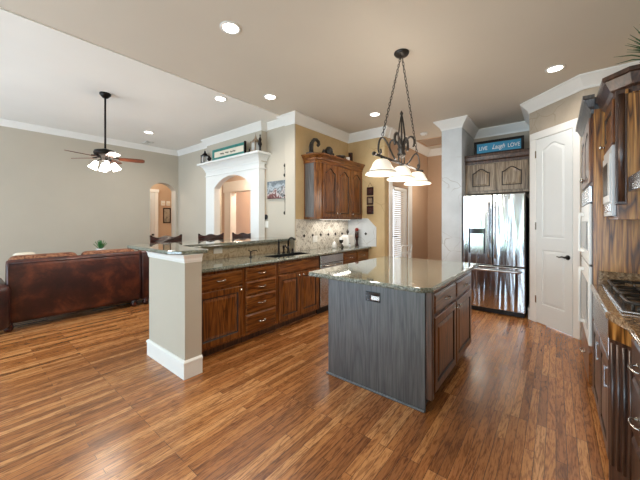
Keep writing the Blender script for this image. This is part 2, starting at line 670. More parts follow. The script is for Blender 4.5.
# kitchen wall behind the upper cabinet, ending in the white pillar
struct('wall_kitchen', MB().box(-3.46, XKW, 3.425, YC + 0.15, 0, HK), 'wall_gold')
struct('wall_pillar', MB().box(-3.465, XKW - 0.0005, 3.405, 3.425, 0, HK), 'wall_greige')
struct('wall_corner', MB().box(XKW, -2.455, YC, YC + 0.15, 0, HK), 'wall_gold')
# nook: wall with the glazed door, far wall
NY0, NY1 = 5.20, 5.98
pts = [(YC + 0.15, 0), (NY0, 0), (NY0, 2.1), (NY1, 2.1), (NY1, 0), (7.35, 0), (7.35, HK), (YC + 0.15, HK)]
struct('wall_nook', MB().prism(pts, XN - 0.16, XN, 'yz'), 'wall_tan')
struct('wall_far', MB().box(XN - 0.16, -1.22, 7.2, 7.35, 0, HK), 'wall_tan')
# column between the nook and the refrigerator
struct('wall_column', MB().box(-1.54, -1.22, 5.28, 7.2, 0, HK), 'wall_faux_grey')
struct('wall_niche', MB().box(-1.22, -0.30, 6.2, 6.35, 0, HK).box(-0.30, -0.16, 5.40, 6.35, 0, HK), 'wall_faux_tan')


def dg(s, d=0.0):
    """point on the diagonal wall, d = distance out into the room"""
    return (DS.x + DU.x * s - 0.70711 * d, DS.y + DU.y * s - 0.70711 * d)


D0, D1, DZ = 0.135, 0.672, 2.56     # pantry door opening along the diagonal
mb = MB()
t = 0.14
for (s0, s1, z0, z1) in ((0, D0, 0, HK), (D1, DL, 0, HK), (D0, D1, DZ, HK)):
    q = [dg(s0), dg(s1), dg(s1 + (0.06 if s1 == DL else 0), -t), dg(s0 + (0.0 if s0 == 0 else 0), -t)]
    mb.prism(q, z0, z1)
struct('wall_pantry', mb, 'wall_faux_tan')
struct('wall_return', MB().box(DE.x, XR + 0.1, DE.y, DE.y + 0.14, 0, HK), 'wall_faux_tan')
struct('wall_right', MB().box(XR, XR + 0.14, -3.4, DE.y, 0, HK), 'wall_gold')
# wall behind the camera, with four tall windows and the added narrow one
mb = MB()
xs = [-9.0] + [v for p in BACKWIN for v in p] + [1.0]
for i in range(0, len(xs), 2):
    mb.box(xs[i], xs[i + 1], YB - 0.14, YB, 0, HK)
for (a, bb) in BACKWIN:
    mb.box(a, bb, YB - 0.14, YB, 0, 0.2).box(a, bb, YB - 0.14, YB, 2.6, HK)
struct('wall_back', mb, 'wall_greige')
for i, (a, bb) in enumerate(BACKWIN):
    f = MB()
    for x in (a, bb - 0.06):
        f.box(x, x + 0.06, YB - 0.09, YB + 0.015, 0.2, 2.6)
    for z in (0.2, 2.54):
        f.box(a, bb, YB - 0.09, YB + 0.015, z, z + 0.06)
    f.box((a + bb) / 2 - 0.02, (a + bb) / 2 + 0.02, YB - 0.07, YB - 0.03, 0.2, 2.6)
    f.box(a, bb, YB - 0.07, YB - 0.03, 1.75, 1.79)
    wn = struct('window_%d' % (i + 2), f, 'white_trim')
    struct('pane', MB().box(a + 0.05, bb - 0.05, YB - 0.055, YB - 0.047, 0.25, 2.55), 'glass', wn)

# ---------------------------------------------------------------- half wall and pier of the peninsula
struct('wall_pier', MB().box(-3.37, -2.60, 1.30, 1.46, 0, 1.115), 'wall_greige')
struct('wall_bar', MB().box(-3.48, -3.36, 1.46, 3.405, 0, 1.115), 'wall_greige')
bl = MB().box(-3.36, -3.35, 1.46, 3.42, 0.94, 1.115)
bs = bl.build('backsplash_bar', 'bar_tile', kind='structure')
bs = MB().box(XKW, XKW + 0.008, 3.43, YC, 0.94, 1.45).build('backsplash_tile', 'backsplash_tile', kind='structure')
q = [(XKW + 0.008, 0.94), (-2.62, 0.94), (-2.62, 1.30), (-2.80, 1.47), (XKW + 0.008, 1.47)]
bs2 = MB().prism(q, YC - 0.008, YC, 'xz').build('backsplash_end', 'wall_faux_grey', kind='structure')
# dark accent tiles
mb = MB()
for y in (3.62, 3.84, 4.06, 4.28, 4.50, 4.72):
    zc = 1.175
    mb.prism([(y - 0.03, zc), (y, zc - 0.03), (y + 0.03, zc), (y, zc + 0.03)], XKW + 0.006, XKW + 0.013, 'yz')
for x in (-3.05, -2.84):
    mb.prism([(x - 0.03, 1.175), (x, 1.145), (x + 0.03, 1.175), (x, 1.205)], YC - 0.014, YC - 0.006, 'xz')
mb.build('accent_tiles', 'bronze', kind='structure')

# pier cap and baseboard
capp = [(0, 1.04), (0.006, 1.04), (0.008, 1.052), (0.012, 1.06), (0.012, 1.08), (0.03, 1.112), (0.03, 1.115), (0, 1.115)]
loop = [(-3.37, 1.46), (-3.37, 1.30), (-2.60, 1.30), (-2.60, 1.46)]
struct('trim_2', MB().sweep(loop, capp, -1), 'white_trim')
bbp = [(0, 0), (0.016, 0), (0.016, 0.13), (0.022, 0.135), (0.022, 0.15), (0.008, 0.165), (0, 0.165)]
struct('baseboard_pier', MB().sweep(loop, bbp, -1), 'white_trim')

# ---------------------------------------------------------------- crown mouldings
def crown(h, o, top):
    z = top - h
    return [(0, z), (0.012 * o / 0.11, z), (0.016 * o / 0.11, z + 0.16 * h), (0.03 * o / 0.11, z + 0.3 * h), (0.06 * o / 0.11, z + 0.55 * h),
            (0.085 * o / 0.11, z + 0.74 * h), (0.098 * o / 0.11, z + 0.84 * h), (o, z + 0.86 * h), (o, top), (0, top)]


CK = crown(0.15, 0.11, HK)
CL = crown(0.105, 0.08, HL)
struct('trim_3', MB().sweep([(XL, YB), (XL, YL), (-5.72, YL)], CL, -1), 'white_trim')
struct('trim_4', MB().sweep([(-5.72, YL), (-5.72, 3.33), (-3.97, 3.33), (-3.97, YL)], crown(0.125, 0.09, HL), -1), 'white_trim')
struct('trim_5', MB().sweep([(-3.97, YL), (-3.462, YL)], CL, -1), 'white_trim')
struct('trim_6', MB().sweep([(-3.458, 3.47), (-3.458, 3.405), (XKW, 3.405), (XKW, YC), (-2.455, YC), (-2.455, YC + 0.15), (XN, YC + 0.15), (XN, 7.2), (-1.54, 7.2), (-1.54, 5.28), (-1.22, 5.28),
                             (-1.22, 6.2), (-0.30, 6.2), (DS.x, DS.y), (DE.x, DE.y), (XR, DE.y)], CK, -1), 'white_trim')

# baseboards where they show
bb2 = [(0, 0), (0.014, 0), (0.014, 0.11), (0.006, 0.125), (0, 0.125)]
struct('baseboard_left', MB().sweep([(XL, YB), (XL, AY0)], bb2, -1), 'white_trim')
struct('baseboard_right', MB().sweep([dg(DL - 0.02), tuple(DE), (XR, DE.y)], bb2, -1), 'white_trim')
struct('baseboard_nook', MB().sweep([(XN, NY1 + 0.2), (XN, 7.2), (-1.54, 7.2), (-1.54, 5.28), (-1.22, 5.28), (-1.22, 5.5)], bb2, -1), 'white_trim')
struct('baseboard_pantry', MB().sweep([(-0.30, 5.5), dg(0), dg(0.028)], bbp, -1), 'white_trim')

# ---------------------------------------------------------------- pantry door (two-panel, arched upper panel) and casing
def casing_loops(mb, s0, s1, zt, wd, th):
    pass


droot = bpy.data.objects.new('door_1', None)
COL.objects.link(droot)
droot.location = (DS.x, DS.y, 0)
droot.rotation_euler = (0, 0, R(-45))
droot['kind'] = 'structure'
mb = MB()
mb.box(0.03, D0, -0.022, 0.0, 0, DZ + 0.0, 0.005)
mb.box(D1, 0.758, -0.022, 0.0, 0, DZ + 0.0, 0.005)
mb.box(0.03, 0.758, -0.024, 0.0, DZ, DZ + 0.1, 0.005)
struct('casing', mb, 'white_trim', droot)


def arch_loop(x0, x1, z0, z1, arch, y, inset, n=16, aw=1.0):
    """closed outline, flat bottom, top raised by an arch with small shoulders"""
    xa, xb, za, zb = x0 + inset, x1 - inset, z0 + inset, z1 - inset
    out = [(xa, y, za), (xb, y, za)]
    for k in range(n + 1):
        u = k / n
        x = xb + (xa - xb) * u
        tt = abs(2 * u - 1)
        # cathedral top: flat shoulders, S curve, rounded middle
        if arch > 0:
            s = 0 if tt > aw else 0.5 * (1 + math.cos(PI * tt / aw))
            z = zb - arch + arch * s
        else:
            z = zb
        out.append((x, y, z))
    return out


def panel_loops(mb, x0, x1, z0, z1, yf, arch, glaze=False, deep=0.009, bev=0.03):
    """raised panel let into a face at y = yf (front is -y)"""
    L = [arch_loop(x0, x1, z0, z1, arch, yf, 0), arch_loop(x0, x1, z0, z1, arch, yf + deep, 0.008),
         arch_loop(x0, x1, z0, z1, arch, yf + deep, 0.014), arch_loop(x0, x1, z0, z1, arch, yf + 0.001, 0.014 + bev)]
    n = len(L[0])
    vs = [p for l in L for p in l]
    fs = []
    for i in range(3):
        for k in range(n):
            k2 = (k + 1) % n
            fs.append((i * n + k, i * n + k2, (i + 1) * n + k2, (i + 1) * n + k))
    fs.append(tuple(3 * n + k for k in range(n)))
    bv, nf = mb._add(vs, fs)
    if glaze:
        mb.mat2 = 'glaze'
        for ff in nf[:2 * n]: ff.material_index = 1


def slab_door(mb, x0, x1, z0, z1, y0, th, panels, glaze=False):
    """door leaf: slab with panels (x0,x1,z0,z1,arch) let into the front; leaf front at y0-th"""
    yf = y0 - th
    e = 0.004
    # rim
    outer = [(x0, z0), (x1, z0), (x1, z1), (x0, z1)]
    L = [[(x, y0, z) for x, z in outer], [(x, yf + e, z) for x, z in outer],
         [(x0 + e, yf, z0 + e), (x1 - e, yf, z0 + e), (x1 - e, yf, z1 - e), (x0 + e, yf, z1 - e)]]
    vs = [p for l in L for p in l]
    fs = [(3, 2, 1, 0)]
    for i in range(2):
        for k in range(4):
            k2 = (k + 1) % 4
            fs.append((i * 4 + k, i * 4 + k2, (i + 1) * 4 + k2, (i + 1) * 4 + k))
    mb._add(vs, fs)
    # face with holes, strip by strip from bottom to top
    ps = sorted(panels, key=lambda p: p[2])
    z = z0 + e
    xa, xb = x0 + e, x1 - e
    for i, (px0, px1, pz0, pz1, ar) in enumerate(ps):
        zt = ps[i + 1][2] - 0.5 * (ps[i + 1][2] - pz1) if i + 1 < len(ps) else z1 - e
        out = [(xa, yf, z), (xb, yf, z)]
        top = [(xb, yf, zt), (xa, yf, zt)]
        lp = arch_loop(px0, px1, pz0, pz1, ar, yf, 0)
        n = len(lp) - 2
        tp = [(xb + (xa - xb) * k / (n - 1), yf, zt) for k in range(n)]
        ring = out + tp
        vs = ring + lp
        N = len(lp)
        mb._add(vs, [(k, (k + 1) % N, N + (k + 1) % N, N + k) for k in range(N)])
        panel_loops(mb, px0, px1, pz0, pz1, yf, ar, glaze)
        z = zt
    return mb


mb = MB()
slab_door(mb, D0 + 0.005, D1 - 0.005, 0.012, DZ - 0.008, 0.012, 0.035,
          [(D0 + 0.10, D1 - 0.10, 1.19, 2.46, 0.07), (D0 + 0.10, D1 - 0.10, 0.28, 1.03, 0.0)])
leaf = struct('leaf', mb, 'white_paint', droot)
mb = MB()
mb.lathe([(0.03, 0), (0.03, -0.008), (0.012, -0.014), (0.012, -0.05)], (0.612, -0.023, 0.965), 16, axis='y')
mb.tube([(0.612, -0.072, 0.965), (0.58, -0.074, 0.972), (0.54, -0.074, 0.962), (0.505, -0.07, 0.968)], [0.011, 0.01, 0.008, 0.007])
mb.build('door_handle', 'bronze', leaf)
mb = MB()
for z in (0.28, 1.3, 2.3):
    mb.box(D0 - 0.008, D0 + 0.012, -0.03, -0.02, z, z + 0.1, 0.002)
mb.build('hinge', 'nickel', droot)

# corridor door
cr = MB()
slab_door(cr, 2.62, 3.44, 0.01, 2.20, 0.0, 0.035, [(2.72, 3.34, 1.0, 2.08, 0.06), (2.72, 3.34, 0.2, 0.85, 0)])
cdoor = bpy.data.objects.new('door_2', None)
COL.objects.link(cdoor)
cdoor.location = (-8.59, 0, 0)
cdoor.rotation_euler = (0, 0, R(90))
cdoor['kind'] = 'structure'
struct('leaf', cr, 'white_paint', cdoor)
mb = MB().box(2.52, 2.615, -0.045, 0, 0, 2.205, 0.004).box(3.445, 3.53, -0.045, 0, 0, 2.205, 0.004).box(2.50, 3.55, -0.05, 0, 2.206, 2.29, 0.004)
struct('casing', mb, 'white_trim', cdoor)
MB().lathe([(0.02, 0), (0.012, -0.02), (0.012, -0.03), (0.028, -0.045), (0.026, -0.06), (0.0, -0.07)], (3.38, -0.035, 1.05), 14, axis='y').build('door_knob', 'bronze', cdoor)

# glazed nook door with blind
nd_root = bpy.data.objects.new('door_3', None)
COL.objects.link(nd_root)
nd_root.location = (XN, 0, 0)
nd_root.rotation_euler = (0, 0, R(90))
nd_root['kind'] = 'structure'
mb = MB().box(5.08, NY0, -0.022, 0, 0, 2.1, 0.004).box(NY1, 6.17, -0.022, 0, 0, 2.1, 0.004)
mb.box(5.08, 6.17, -0.024, 0, 2.35, 2.45, 0.004).box(5.08, NY0, -0.022, 0, 2.1, 2.35, 0.004).box(NY1, 6.17, -0.022, 0, 2.1, 2.35, 0.004)
struct('casing', mb, 'white_trim', nd_root)
mb = MB().box(NY0, NY0 + 0.1, 0.02, 0.06, 0.01, 2.09).box(NY1 - 0.1, NY1, 0.02, 0.06, 0.01, 2.09)
mb.box(NY0 + 0.1, NY1 - 0.1, 0.02, 0.06, 0.01, 0.28).box(NY0 + 0.1, NY1 - 0.1, 0.02, 0.06, 2.04, 2.09)
struct('leaf', mb, 'white_paint', nd_root)
struct('pane', MB().box(NY0 + 0.1, NY1 - 0.1, 0.036, 0.044, 0.28, 2.04), 'glass', nd_root)
mb = MB()
for k in range(42):
    z = 0.32 + k * 0.041
    mb.prism([(0.000, z), (0.010, z + 0.030), (0.013, z + 0.030), (0.003, z)], NY0 + 0.11, NY1 - 0.11, 'yz')
for y in (NY0 + 0.2, NY1 - 0.2):
    mb.box(y - 0.006, y + 0.006, -0.001, 0.001, 0.3, 2.05)
mb.box(NY0 + 0.1, NY1 - 0.1, -0.015, 0.02, 2.03, 2.08, 0.003)
mb.build('blind', 'white_plastic', nd_root, kind='structure')
mb = MB().box(NY0 + 0.03, NY0 + 0.07, 0.012, 0.02, 1.02, 1.22, 0.004).tube([(NY0 + 0.05, 0.015, 1.12), (NY0 + 0.05, -0.04, 1.12), (NY0 + 0.08, -0.045, 1.125), (NY0 + 0.16, -0.04, 1.12)], 0.009)
mb.build('door_handle', 'bronze', nd_root)

# ---------------------------------------------------------------- white arched portal in the living room
mb = MB()
pts = [(-5.69, 0), (PX0, 0)] + arcpts(PX0, PX1, 2.08, 2.29) + [(PX1, 0), (-3.99, 0), (-3.99, 2.47), (-5.69, 2.47)]
mb.prism(pts, 3.29, YL - 0.03, 'xz')
struct('trim_7', mb, 'white_paint')
shp = [(0, 2.43), (0.012, 2.43), (0.016, 2.46), (0.05, 2.52), (0.09, 2.56), (0.13, 2.565), (0.13, 2.60), (0, 2.60)]
struct('trim_8', MB().sweep([(-5.69, YL), (-5.69, 3.29), (-3.99, 3.29), (-3.99, YL)], shp, -1).box(-5.69, -3.99, 3.29, YL, 2.47, 2.60), 'white_paint')
struct('trim_9', MB().sweep([(-5.69, YL), (-5.69, 3.29), (-3.99, 3.29), (-3.99, YL)], [(0, 2.33), (0.012, 2.335), (0.012, 2.35), (0, 2.355)], -1), 'white_paint')

# ---------------------------------------------------------------- cabinet parts
ZC = 0.90                    # underside of the worktops
ZT = 0.94                    # top of the worktops


def pull(parent, x, y, z, w=0.09, mat='nickel', name='pull', vertical=False):
    h = w / 2
    prof = [(-h, 0), (-h * 0.95, -0.022), (-h * 0.5, -0.03), (0, -0.032), (h * 0.5, -0.03), (h * 0.95, -0.022), (h, 0)]
    if vertical:
        p = [(x, y + b, z + a) for a, b in prof]
    else:
        p = [(x, y + b, z + a * 0.0 - 0.006 * (1 - abs(a) / h)) if False else (x + a, y + b, z) for a, b in prof]
    mb = MB().tube(p, [0.006, 0.005, 0.0048, 0.006, 0.0048, 0.005, 0.006], 8)
    for s in (-1, 1):
        q = (x, y, z + s * h) if vertical else (x + s * h, y, z)
        mb.lathe([(0.009, 0), (0.009, -0.004), (0.006, -0.006)], q, 10, axis='y')
    return mb.build(name, mat, parent)


def knob(parent, x, y, z, mat='nickel'):
    return MB().lathe([(0.008, 0), (0.006, -0.006), (0.005, -0.012), (0.014, -0.018), (0.016, -0.024), (0.012, -0.030), (0.0, -0.032)],
                      (x, y, z), 14, axis='y').build('knob', mat, parent)


def drawer_front(root, x0, x1, z0, z1, y=0.0, mat='oak_flat', panel=False, pm='nickel'):
    mb = MB()
    if panel:
        slab_door(mb, x0, x1, z0, z1, y, 0.02, [(x0 + 0.03, x1 - 0.03, z0 + 0.03, z1 - 0.03, 0)])
    else:
        e = 0.014
        mb.loops([[(x0, y, z0), (x1, y, z0), (x1, y, z1), (x0, y, z1)], [(x0, y - 0.010, z0), (x1, y - 0.010, z0), (x1, y - 0.010, z1), (x0, y - 0.010, z1)],
                  [(x0 + e, y - 0.02, z0 + e), (x1 - e, y - 0.02, z0 + e), (x1 - e, y - 0.02, z1 - e), (x0 + e, y - 0.02, z1 - e)]])
    d = mb.build('drawer', mat, root)
    pull(d, (x0 + x1) / 2, y - 0.02, (z0 + z1) / 2, mat=pm)
    return d


def door_front(root, x0, x1, z0, z1, arch=0.0, knob_at=None, y=0.0, mat='oak', fw=0.06, name='door'):
    mb = MB()
    slab_door(mb, x0, x1, z0, z1, y, 0.02, [(x0 + fw, x1 - fw, z0 + fw, z1 - fw, arch)], True)
    d = mb.build(name, mat, root)
    if knob_at: knob(d, knob_at[0], y - 0.02, knob_at[1])
    return d


def carcass(root, w, d, z0, z1, mat='oak', toe=True):
    MB().box(0, w, 0, d, z0, z1, 0.002).build('body', mat, root)
    if toe:
        MB().box(0.0, w, 0.06, d, 0, z0).build('toe_kick', 'oak_deep', root)
        MB().box(0.0, w, 0.03, 0.06, 0, 0.022, 0.008).build('shoe_moulding', 'oak_flat', root)


# ---------------------------------------------------------------- sink run along the peninsula (fronts face +x)
XF = -2.78
GP = 'base cabinets of the sink run'


def run_cab(name, label, y0, y1, toe=True, hollow=False):
    r = thing(name, label, 'cabinet', (XF, y0, 0), R(90), GP)
    if hollow:
        w_ = y1 - y0
        MB().box(0, w_, 0, 0.05, 0.10, ZC).box(0, w_, 0.05, 0.565, 0.10, 0.12).box(0, 0.018, 0.05, 0.565, 0.12, ZC).box(w_ - 0.018, w_, 0.05, 0.565, 0.12, ZC).box(0.018, w_ - 0.018, 0.555, 0.565, 0.12, ZC).build('body', 'oak', r)
        MB().box(0, w_, 0.06, 0.5, 0, 0.10).build('toe_kick', 'oak_deep', r)
        MB().box(0.0, w_, 0.03, 0.06, 0, 0.022, 0.008).build('shoe_moulding', 'oak_flat', r)
        return r
    carcass(r, y1 - y0, 0.565 if y0 < 3.4 else 0.45, 0.10, ZC, toe=toe)
    return r


r = run_cab('base_cabinet', 'oak base cabinet of one drawer over one raised-panel door beside the white pier', 1.462, 2.07)
wd = 0.608
drawer_front(r, 0.035, wd - 0.025, 0.715, 0.865)
door_front(r, 0.035, wd - 0.025, 0.125, 0.69, 0.0, (wd - 0.06, 0.65))
r = run_cab('base_cabinet', 'oak bank of four stacked drawers between the single-door and sink cabinets', 2.07, 2.58)
wd = 0.51
for z0, z1 in ((0.735, 0.865), (0.565, 0.715), (0.355, 0.545), (0.125, 0.335)):
    drawer_front(r, 0.025, wd - 0.025, z0, z1)
r = run_cab('base_cabinet', 'oak two-door sink base cabinet with a plain false front under the sink', 2.58, 3.44, hollow=True)
wd = 0.86
drw = MB().loops([[(0.025, 0, 0.735), (wd - 0.03, 0, 0.735), (wd - 0.03, 0, 0.865), (0.025, 0, 0.865)],
                  [(0.025, -0.01, 0.735), (wd - 0.03, -0.01, 0.735), (wd - 0.03, -0.01, 0.865), (0.025, -0.01, 0.865)],
                  [(0.037, -0.02, 0.747), (wd - 0.042, -0.02, 0.747), (wd - 0.042, -0.02, 0.853), (0.037, -0.02, 0.853)]]).build('false_front', 'oak_flat', r)
door_front(r, 0.025, wd / 2 - 0.005, 0.125, 0.715, 0.0, (wd / 2 - 0.04, 0.675))
door_front(r, wd / 2 + 0.0, wd - 0.03, 0.125, 0.715, 0.0, (wd / 2 + 0.04, 0.675))
r = run_cab('base_cabinet', 'oak end cabinet with two small drawers over doors, right of the dishwasher', 4.055, 4.935)
wd = 0.88
for k in range(2):
    a, b2 = 0.03 + k * 0.425, 0.43 + k * 0.425
    drawer_front(r, a, b2, 0.715, 0.865)
    door_front(r, a, b2, 0.125, 0.69, 0.0, ((b2 - 0.035) if k == 0 else (a + 0.035), 0.65))
# dishwasher
r = thing('dishwasher', 'stainless steel dishwasher built in under the sink counter', 'dishwasher', (XF, 3.445, 0), R(90))
MB().box(0.0, 0.605, 0.0, 0.44, 0.10, 0.895).build('tub', 'black', r)
dd = MB().box(0.004, 0.601, -0.028, 0.0, 0.12, 0.765, 0.006).build('door', 'steel', r)
MB().box(0.004, 0.601, -0.028, 0.0, 0.77, 0.89, 0.006).build('control_panel', 'steel', r)
MB().tube([(0.09, -0.028, 0.735), (0.09, -0.06, 0.735), (0.3, -0.066, 0.735), (0.51, -0.06, 0.735), (0.51, -0.028, 0.735)], 0.011, 8).build('handle', 'nickel', dd)
MB().box(0.01, 0.595, 0.05, 0.4, 0.0, 0.10).build('toe_kick', 'black', r)

# worktop with the sink opening
SX0, SX1, SY0, SY1 = -3.11, -2.85, 2.62, 3.34
XE = -2.735
mb = MB()
mb.box(SX1, XE, 1.463, 4.938, ZC, ZT)
mb.box(-3.348, SX0, 1.463, 3.40, ZC, ZT)
mb.box(-3.24, SX0, 3.40, 4.938, ZC, ZT)
mb.box(SX0, SX1, 1.463, SY0, ZC, ZT)
mb.box(SX0, SX1, SY1, 4.938, ZC, ZT)
mb.tube([(XE, 1.463, 0.92), (XE, 4.938, 0.92)], 0.02, 12)
mb.build('worktop', 'granite', label='polished speckled granite worktop of the sink run, lower than the bar', cat='countertop')
# sink
r = thing('sink', 'stainless undermount sink set in the granite worktop', 'sink', ((SX0 + SX1) / 2, (SY0 + SY1) / 2, 0.73))
o = r.location
mb = MB(o)
x0, x1, y0, y1 = SX0, SX1, SY0, SY1
tk = 0.004
mb.box(x0, x1, y0, y1, 0.73, 0.735)
mb.box(x0 - tk, x0, y0, y1, 0.73, 0.899).box(x1, x1 + tk, y0, y1, 0.73, 0.899).box(x0, x1, y0 - tk, y0, 0.73, 0.899).box(x0, x1, y1, y1 + tk, 0.73, 0.899)
mb.build('basin', 'steel', r)
MB(o).lathe([(0.05, 0.735), (0.048, 0.738), (0.03, 0.737), (0.0, 0.7365)], ((x0 + x1) / 2, (y0 + y1) / 2, 0), 18).build('drain', 'nickel', r)
# the dark rim of the sink opening
mb = MB(o)
for (a, bq, c_, d_) in ((x0, x1, y0, y0 + 0.006), (x0, x1, y1 - 0.006, y1), (x0, x0 + 0.006, y0, y1), (x1 - 0.006, x1, y0, y1)):
    mb.box(a, bq, c_, d_, 0.9, 0.9385)
mb.build('rim', 'black', r)

# faucet and its companions, all standing behind the sink
r = thing('faucet', 'dark bronze gooseneck faucet behind the sink', 'faucet', (-3.158, 3.17, ZT))
mb = MB()
mb.lathe([(0.028, 0), (0.028, 0.012), (0.018, 0.025), (0.016, 0.1)], n=16)
pts = [(0, 0, 0.1)] + [(0.07 - 0.07 * math.cos(a), 0, 0.16 + 0.07 * math.sin(a)) for a in [PI * k / 10 for k in range(9)]]
mb.tube(pts, [0.013] * 8 + [0.012, 0.013], 10)
mb.build('spout', 'bronze', r)
MB().tube([(0, -0.02, 0.07), (0, -0.05, 0.09), (0.01, -0.075, 0.125)], [0.01, 0.008, 0.007]).build('lever', 'bronze', r)
r = thing('soap_dispenser', 'dark bronze tall soap dispenser left of the faucet', 'soap dispenser', (-3.155, 2.97, ZT))
MB().lathe([(0.022, 0), (0.022, 0.01), (0.016, 0.02), (0.016, 0.17), (0.009, 0.18), (0.008, 0.215), (0.0, 0.216)], n=14).build('body', 'bronze', r)
MB().tube([(0, 0, 0.205), (0.03, 0, 0.21), (0.055, 0, 0.195)], 0.006).build('nozzle', 'bronze', r)
r = thing('side_sprayer', 'short dark side sprayer between the tall soap dispenser and the faucet', 'sprayer', (-3.155, 3.07, ZT))
MB().lathe([(0.024, 0), (0.022, 0.012), (0.012, 0.03), (0.013, 0.07), (0.02, 0.09), (0.016, 0.12), (0.0, 0.122)], n=14).build('head', 'bronze', r)
r = thing('air_gap', 'stubby dark air gap cap right of the faucet', 'air gap', (-3.155, 3.26, ZT))
MB().lathe([(0.022, 0), (0.02, 0.01), (0.017, 0.012), (0.017, 0.05), (0.012, 0.06), (0, 0.062)], n=14).build('cap', 'bronze', r)
r = thing('water_tap', 'small dark bronze filter tap at the left end of the sink', 'tap', (-3.15, 2.46, ZT))
mb = MB().lathe([(0.02, 0), (0.018, 0.01), (0.009, 0.016), (0.009, 0.075)], n=12)
mb.tube([(0, 0, 0.07), (0.02, 0.02, 0.088), (0.05, 0.055, 0.09), (0.06, 0.065, 0.075)], 0.006)
mb.build('spout', 'bronze', r)
MB().tube([(0, 0, 0.075), (0, -0.035, 0.095)], 0.006).build('lever', 'bronze', r)

# bar top
BZ0, BZ1 = 1.115, 1.152
pts = [(-3.78, 1.30), (-3.70, 1.20), (-2.72, 1.20), (-2.60, 1.27), (-2.565, 1.50), (-2.60, 1.53), (-3.14, 1.53), (-3.20, 1.60), (-3.20, 3.385), (-3.78, 3.385)]
MB((-3.4, 2.4, BZ0)).prism(pts, BZ0, BZ1, 'xy', 0.012).build('bar_counter', 'granite', label='raised L-shaped granite bar top over the half wall and white pier', cat='countertop')

# ---------------------------------------------------------------- outlets and switches
def plate(name, label, cat, loc, rz, w=0.075, h=0.115, mat='white_plastic', holes=2, group=None):
    r = thing(name, label, cat, loc, rz, group)
    p = MB().box(-w / 2, w / 2, -0.007, 0, -h / 2, h / 2, 0.003).build('cover_plate', mat, r)
    mb = MB()
    n = max(1, round(w / 0.075))
    for k in range(n):
        x = (k - (n - 1) / 2) * 0.045
        if holes == 2:
            for z in (-0.022, 0.022):
                mb.box(x - 0.013, x + 0.013, -0.0095, -0.006, z - 0.014, z + 0.014, 0.002)
        else:
            mb.box(x - 0.015, x + 0.015, -0.0105, -0.006, -0.032, 0.032, 0.002)
    mb.build('socket' if holes == 2 else 'rocker', mat, r)
    return r


plate('power_outlet', 'cream double power outlet on the tiled half wall under the bar', 'outlet', (-3.349, 2.10, 1.045), R(90), 0.125, 0.075)
plate('power_outlet', 'white power outlet on the tile backsplash between sink and canister', 'outlet', (XKW + 0.009, 3.90, 1.11), R(90), 0.12, 0.115)

# ---------------------------------------------------------------- things on the worktop below the upper cabinet
r = thing('votive_jar', 'small white lidded jar on the worktop left of the goblet', 'jar', (-3.06, 4.22, ZT))
MB().lathe([(0.035, 0), (0.042, 0.02), (0.042, 0.07), (0.034, 0.085)], n=18).build('body', 'ceramic_white', r)
MB().lathe([(0.036, 0.083), (0.03, 0.10), (0.008, 0.11), (0.01, 0.122), (0.0, 0.13)], n=18).build('lid', 'ceramic_white', r)
r = thing('goblet', 'footed glass candle goblet with a white candle beside the square canister', 'goblet', (-3.05, 4.42, ZT))
MB().lathe([(0.04, 0), (0.04, 0.005), (0.008, 0.014), (0.006, 0.07), (0.03, 0.09), (0.04, 0.12), (0.04, 0.14)], n=18, cap1=False).build('glass', 'iron', r)
MB().lathe([(0.033, 0.10), (0.036, 0.14), (0.034, 0.185), (0.0, 0.19)], n=16).build('candle', 'ceramic_white', r)
r = thing('canister', 'square white ceramic canister with a dark finial on the worktop', 'canister', (-3.05, 4.63, ZT))
MB().box(-0.085, 0.085, -0.095, 0.095, 0.015, 0.20, 0.012).box(-0.07, 0.07, -0.08, 0.08, 0.0, 0.016, 0.004).build('body', 'ceramic_white', r)
ld = MB().box(-0.075, 0.075, -0.085, 0.085, 0.2, 0.222, 0.008).build('lid', 'ceramic_white', r)
MB().lathe([(0.012, 0.22), (0.01, 0.24), (0.024, 0.262), (0.026, 0.285), (0.012, 0.31), (0.007, 0.325), (0.0, 0.345)], n=14).build('finial', 'iron', ld)
r = thing('pepper_mill', 'tall red-topped dark pepper mill at the right end of the worktop', 'pepper mill', (-3.0, 4.875, ZT))
MB().lathe([(0.034, 0), (0.036, 0.015), (0.026, 0.05), (0.022, 0.1), (0.03, 0.13), (0.032, 0.145)], n=16).build('base', 'stool_wood', r)
MB().lathe([(0.026, 0.146), (0.038, 0.165), (0.036, 0.25), (0.034, 0.29)], n=16).build('barrel', 'stool_wood', r)
MB().lathe([(0.034, 0.29), (0.034, 0.33), (0.02, 0.345), (0.0, 0.35)], n=16).build('cap', 'red_ceramic', r)
for i, (x, y, s, lb) in enumerate([(-2.93, 4.28, 1.0, 'tiny dark cruet standing in front of the goblet, the left of two'), (-2.92, 4.50, 1.15, 'tiny dark cruet in front of the square canister, the right of two')]):
    r = thing('cruet', lb, 'cruet', (x, y, ZT), 0, 'small cruets on the worktop')
    MB().lathe([(0.018 * s, 0), (0.022 * s, 0.02 * s), (0.018 * s, 0.045 * s), (0.008 * s, 0.055 * s)], n=12).build('bottle', 'clear_glass' if i else 'iron', r)
    MB().lathe([(0.01 * s, 0.054 * s), (0.012 * s, 0.066 * s), (0.0, 0.075 * s)], n=12).build('stopper', 'iron', r)

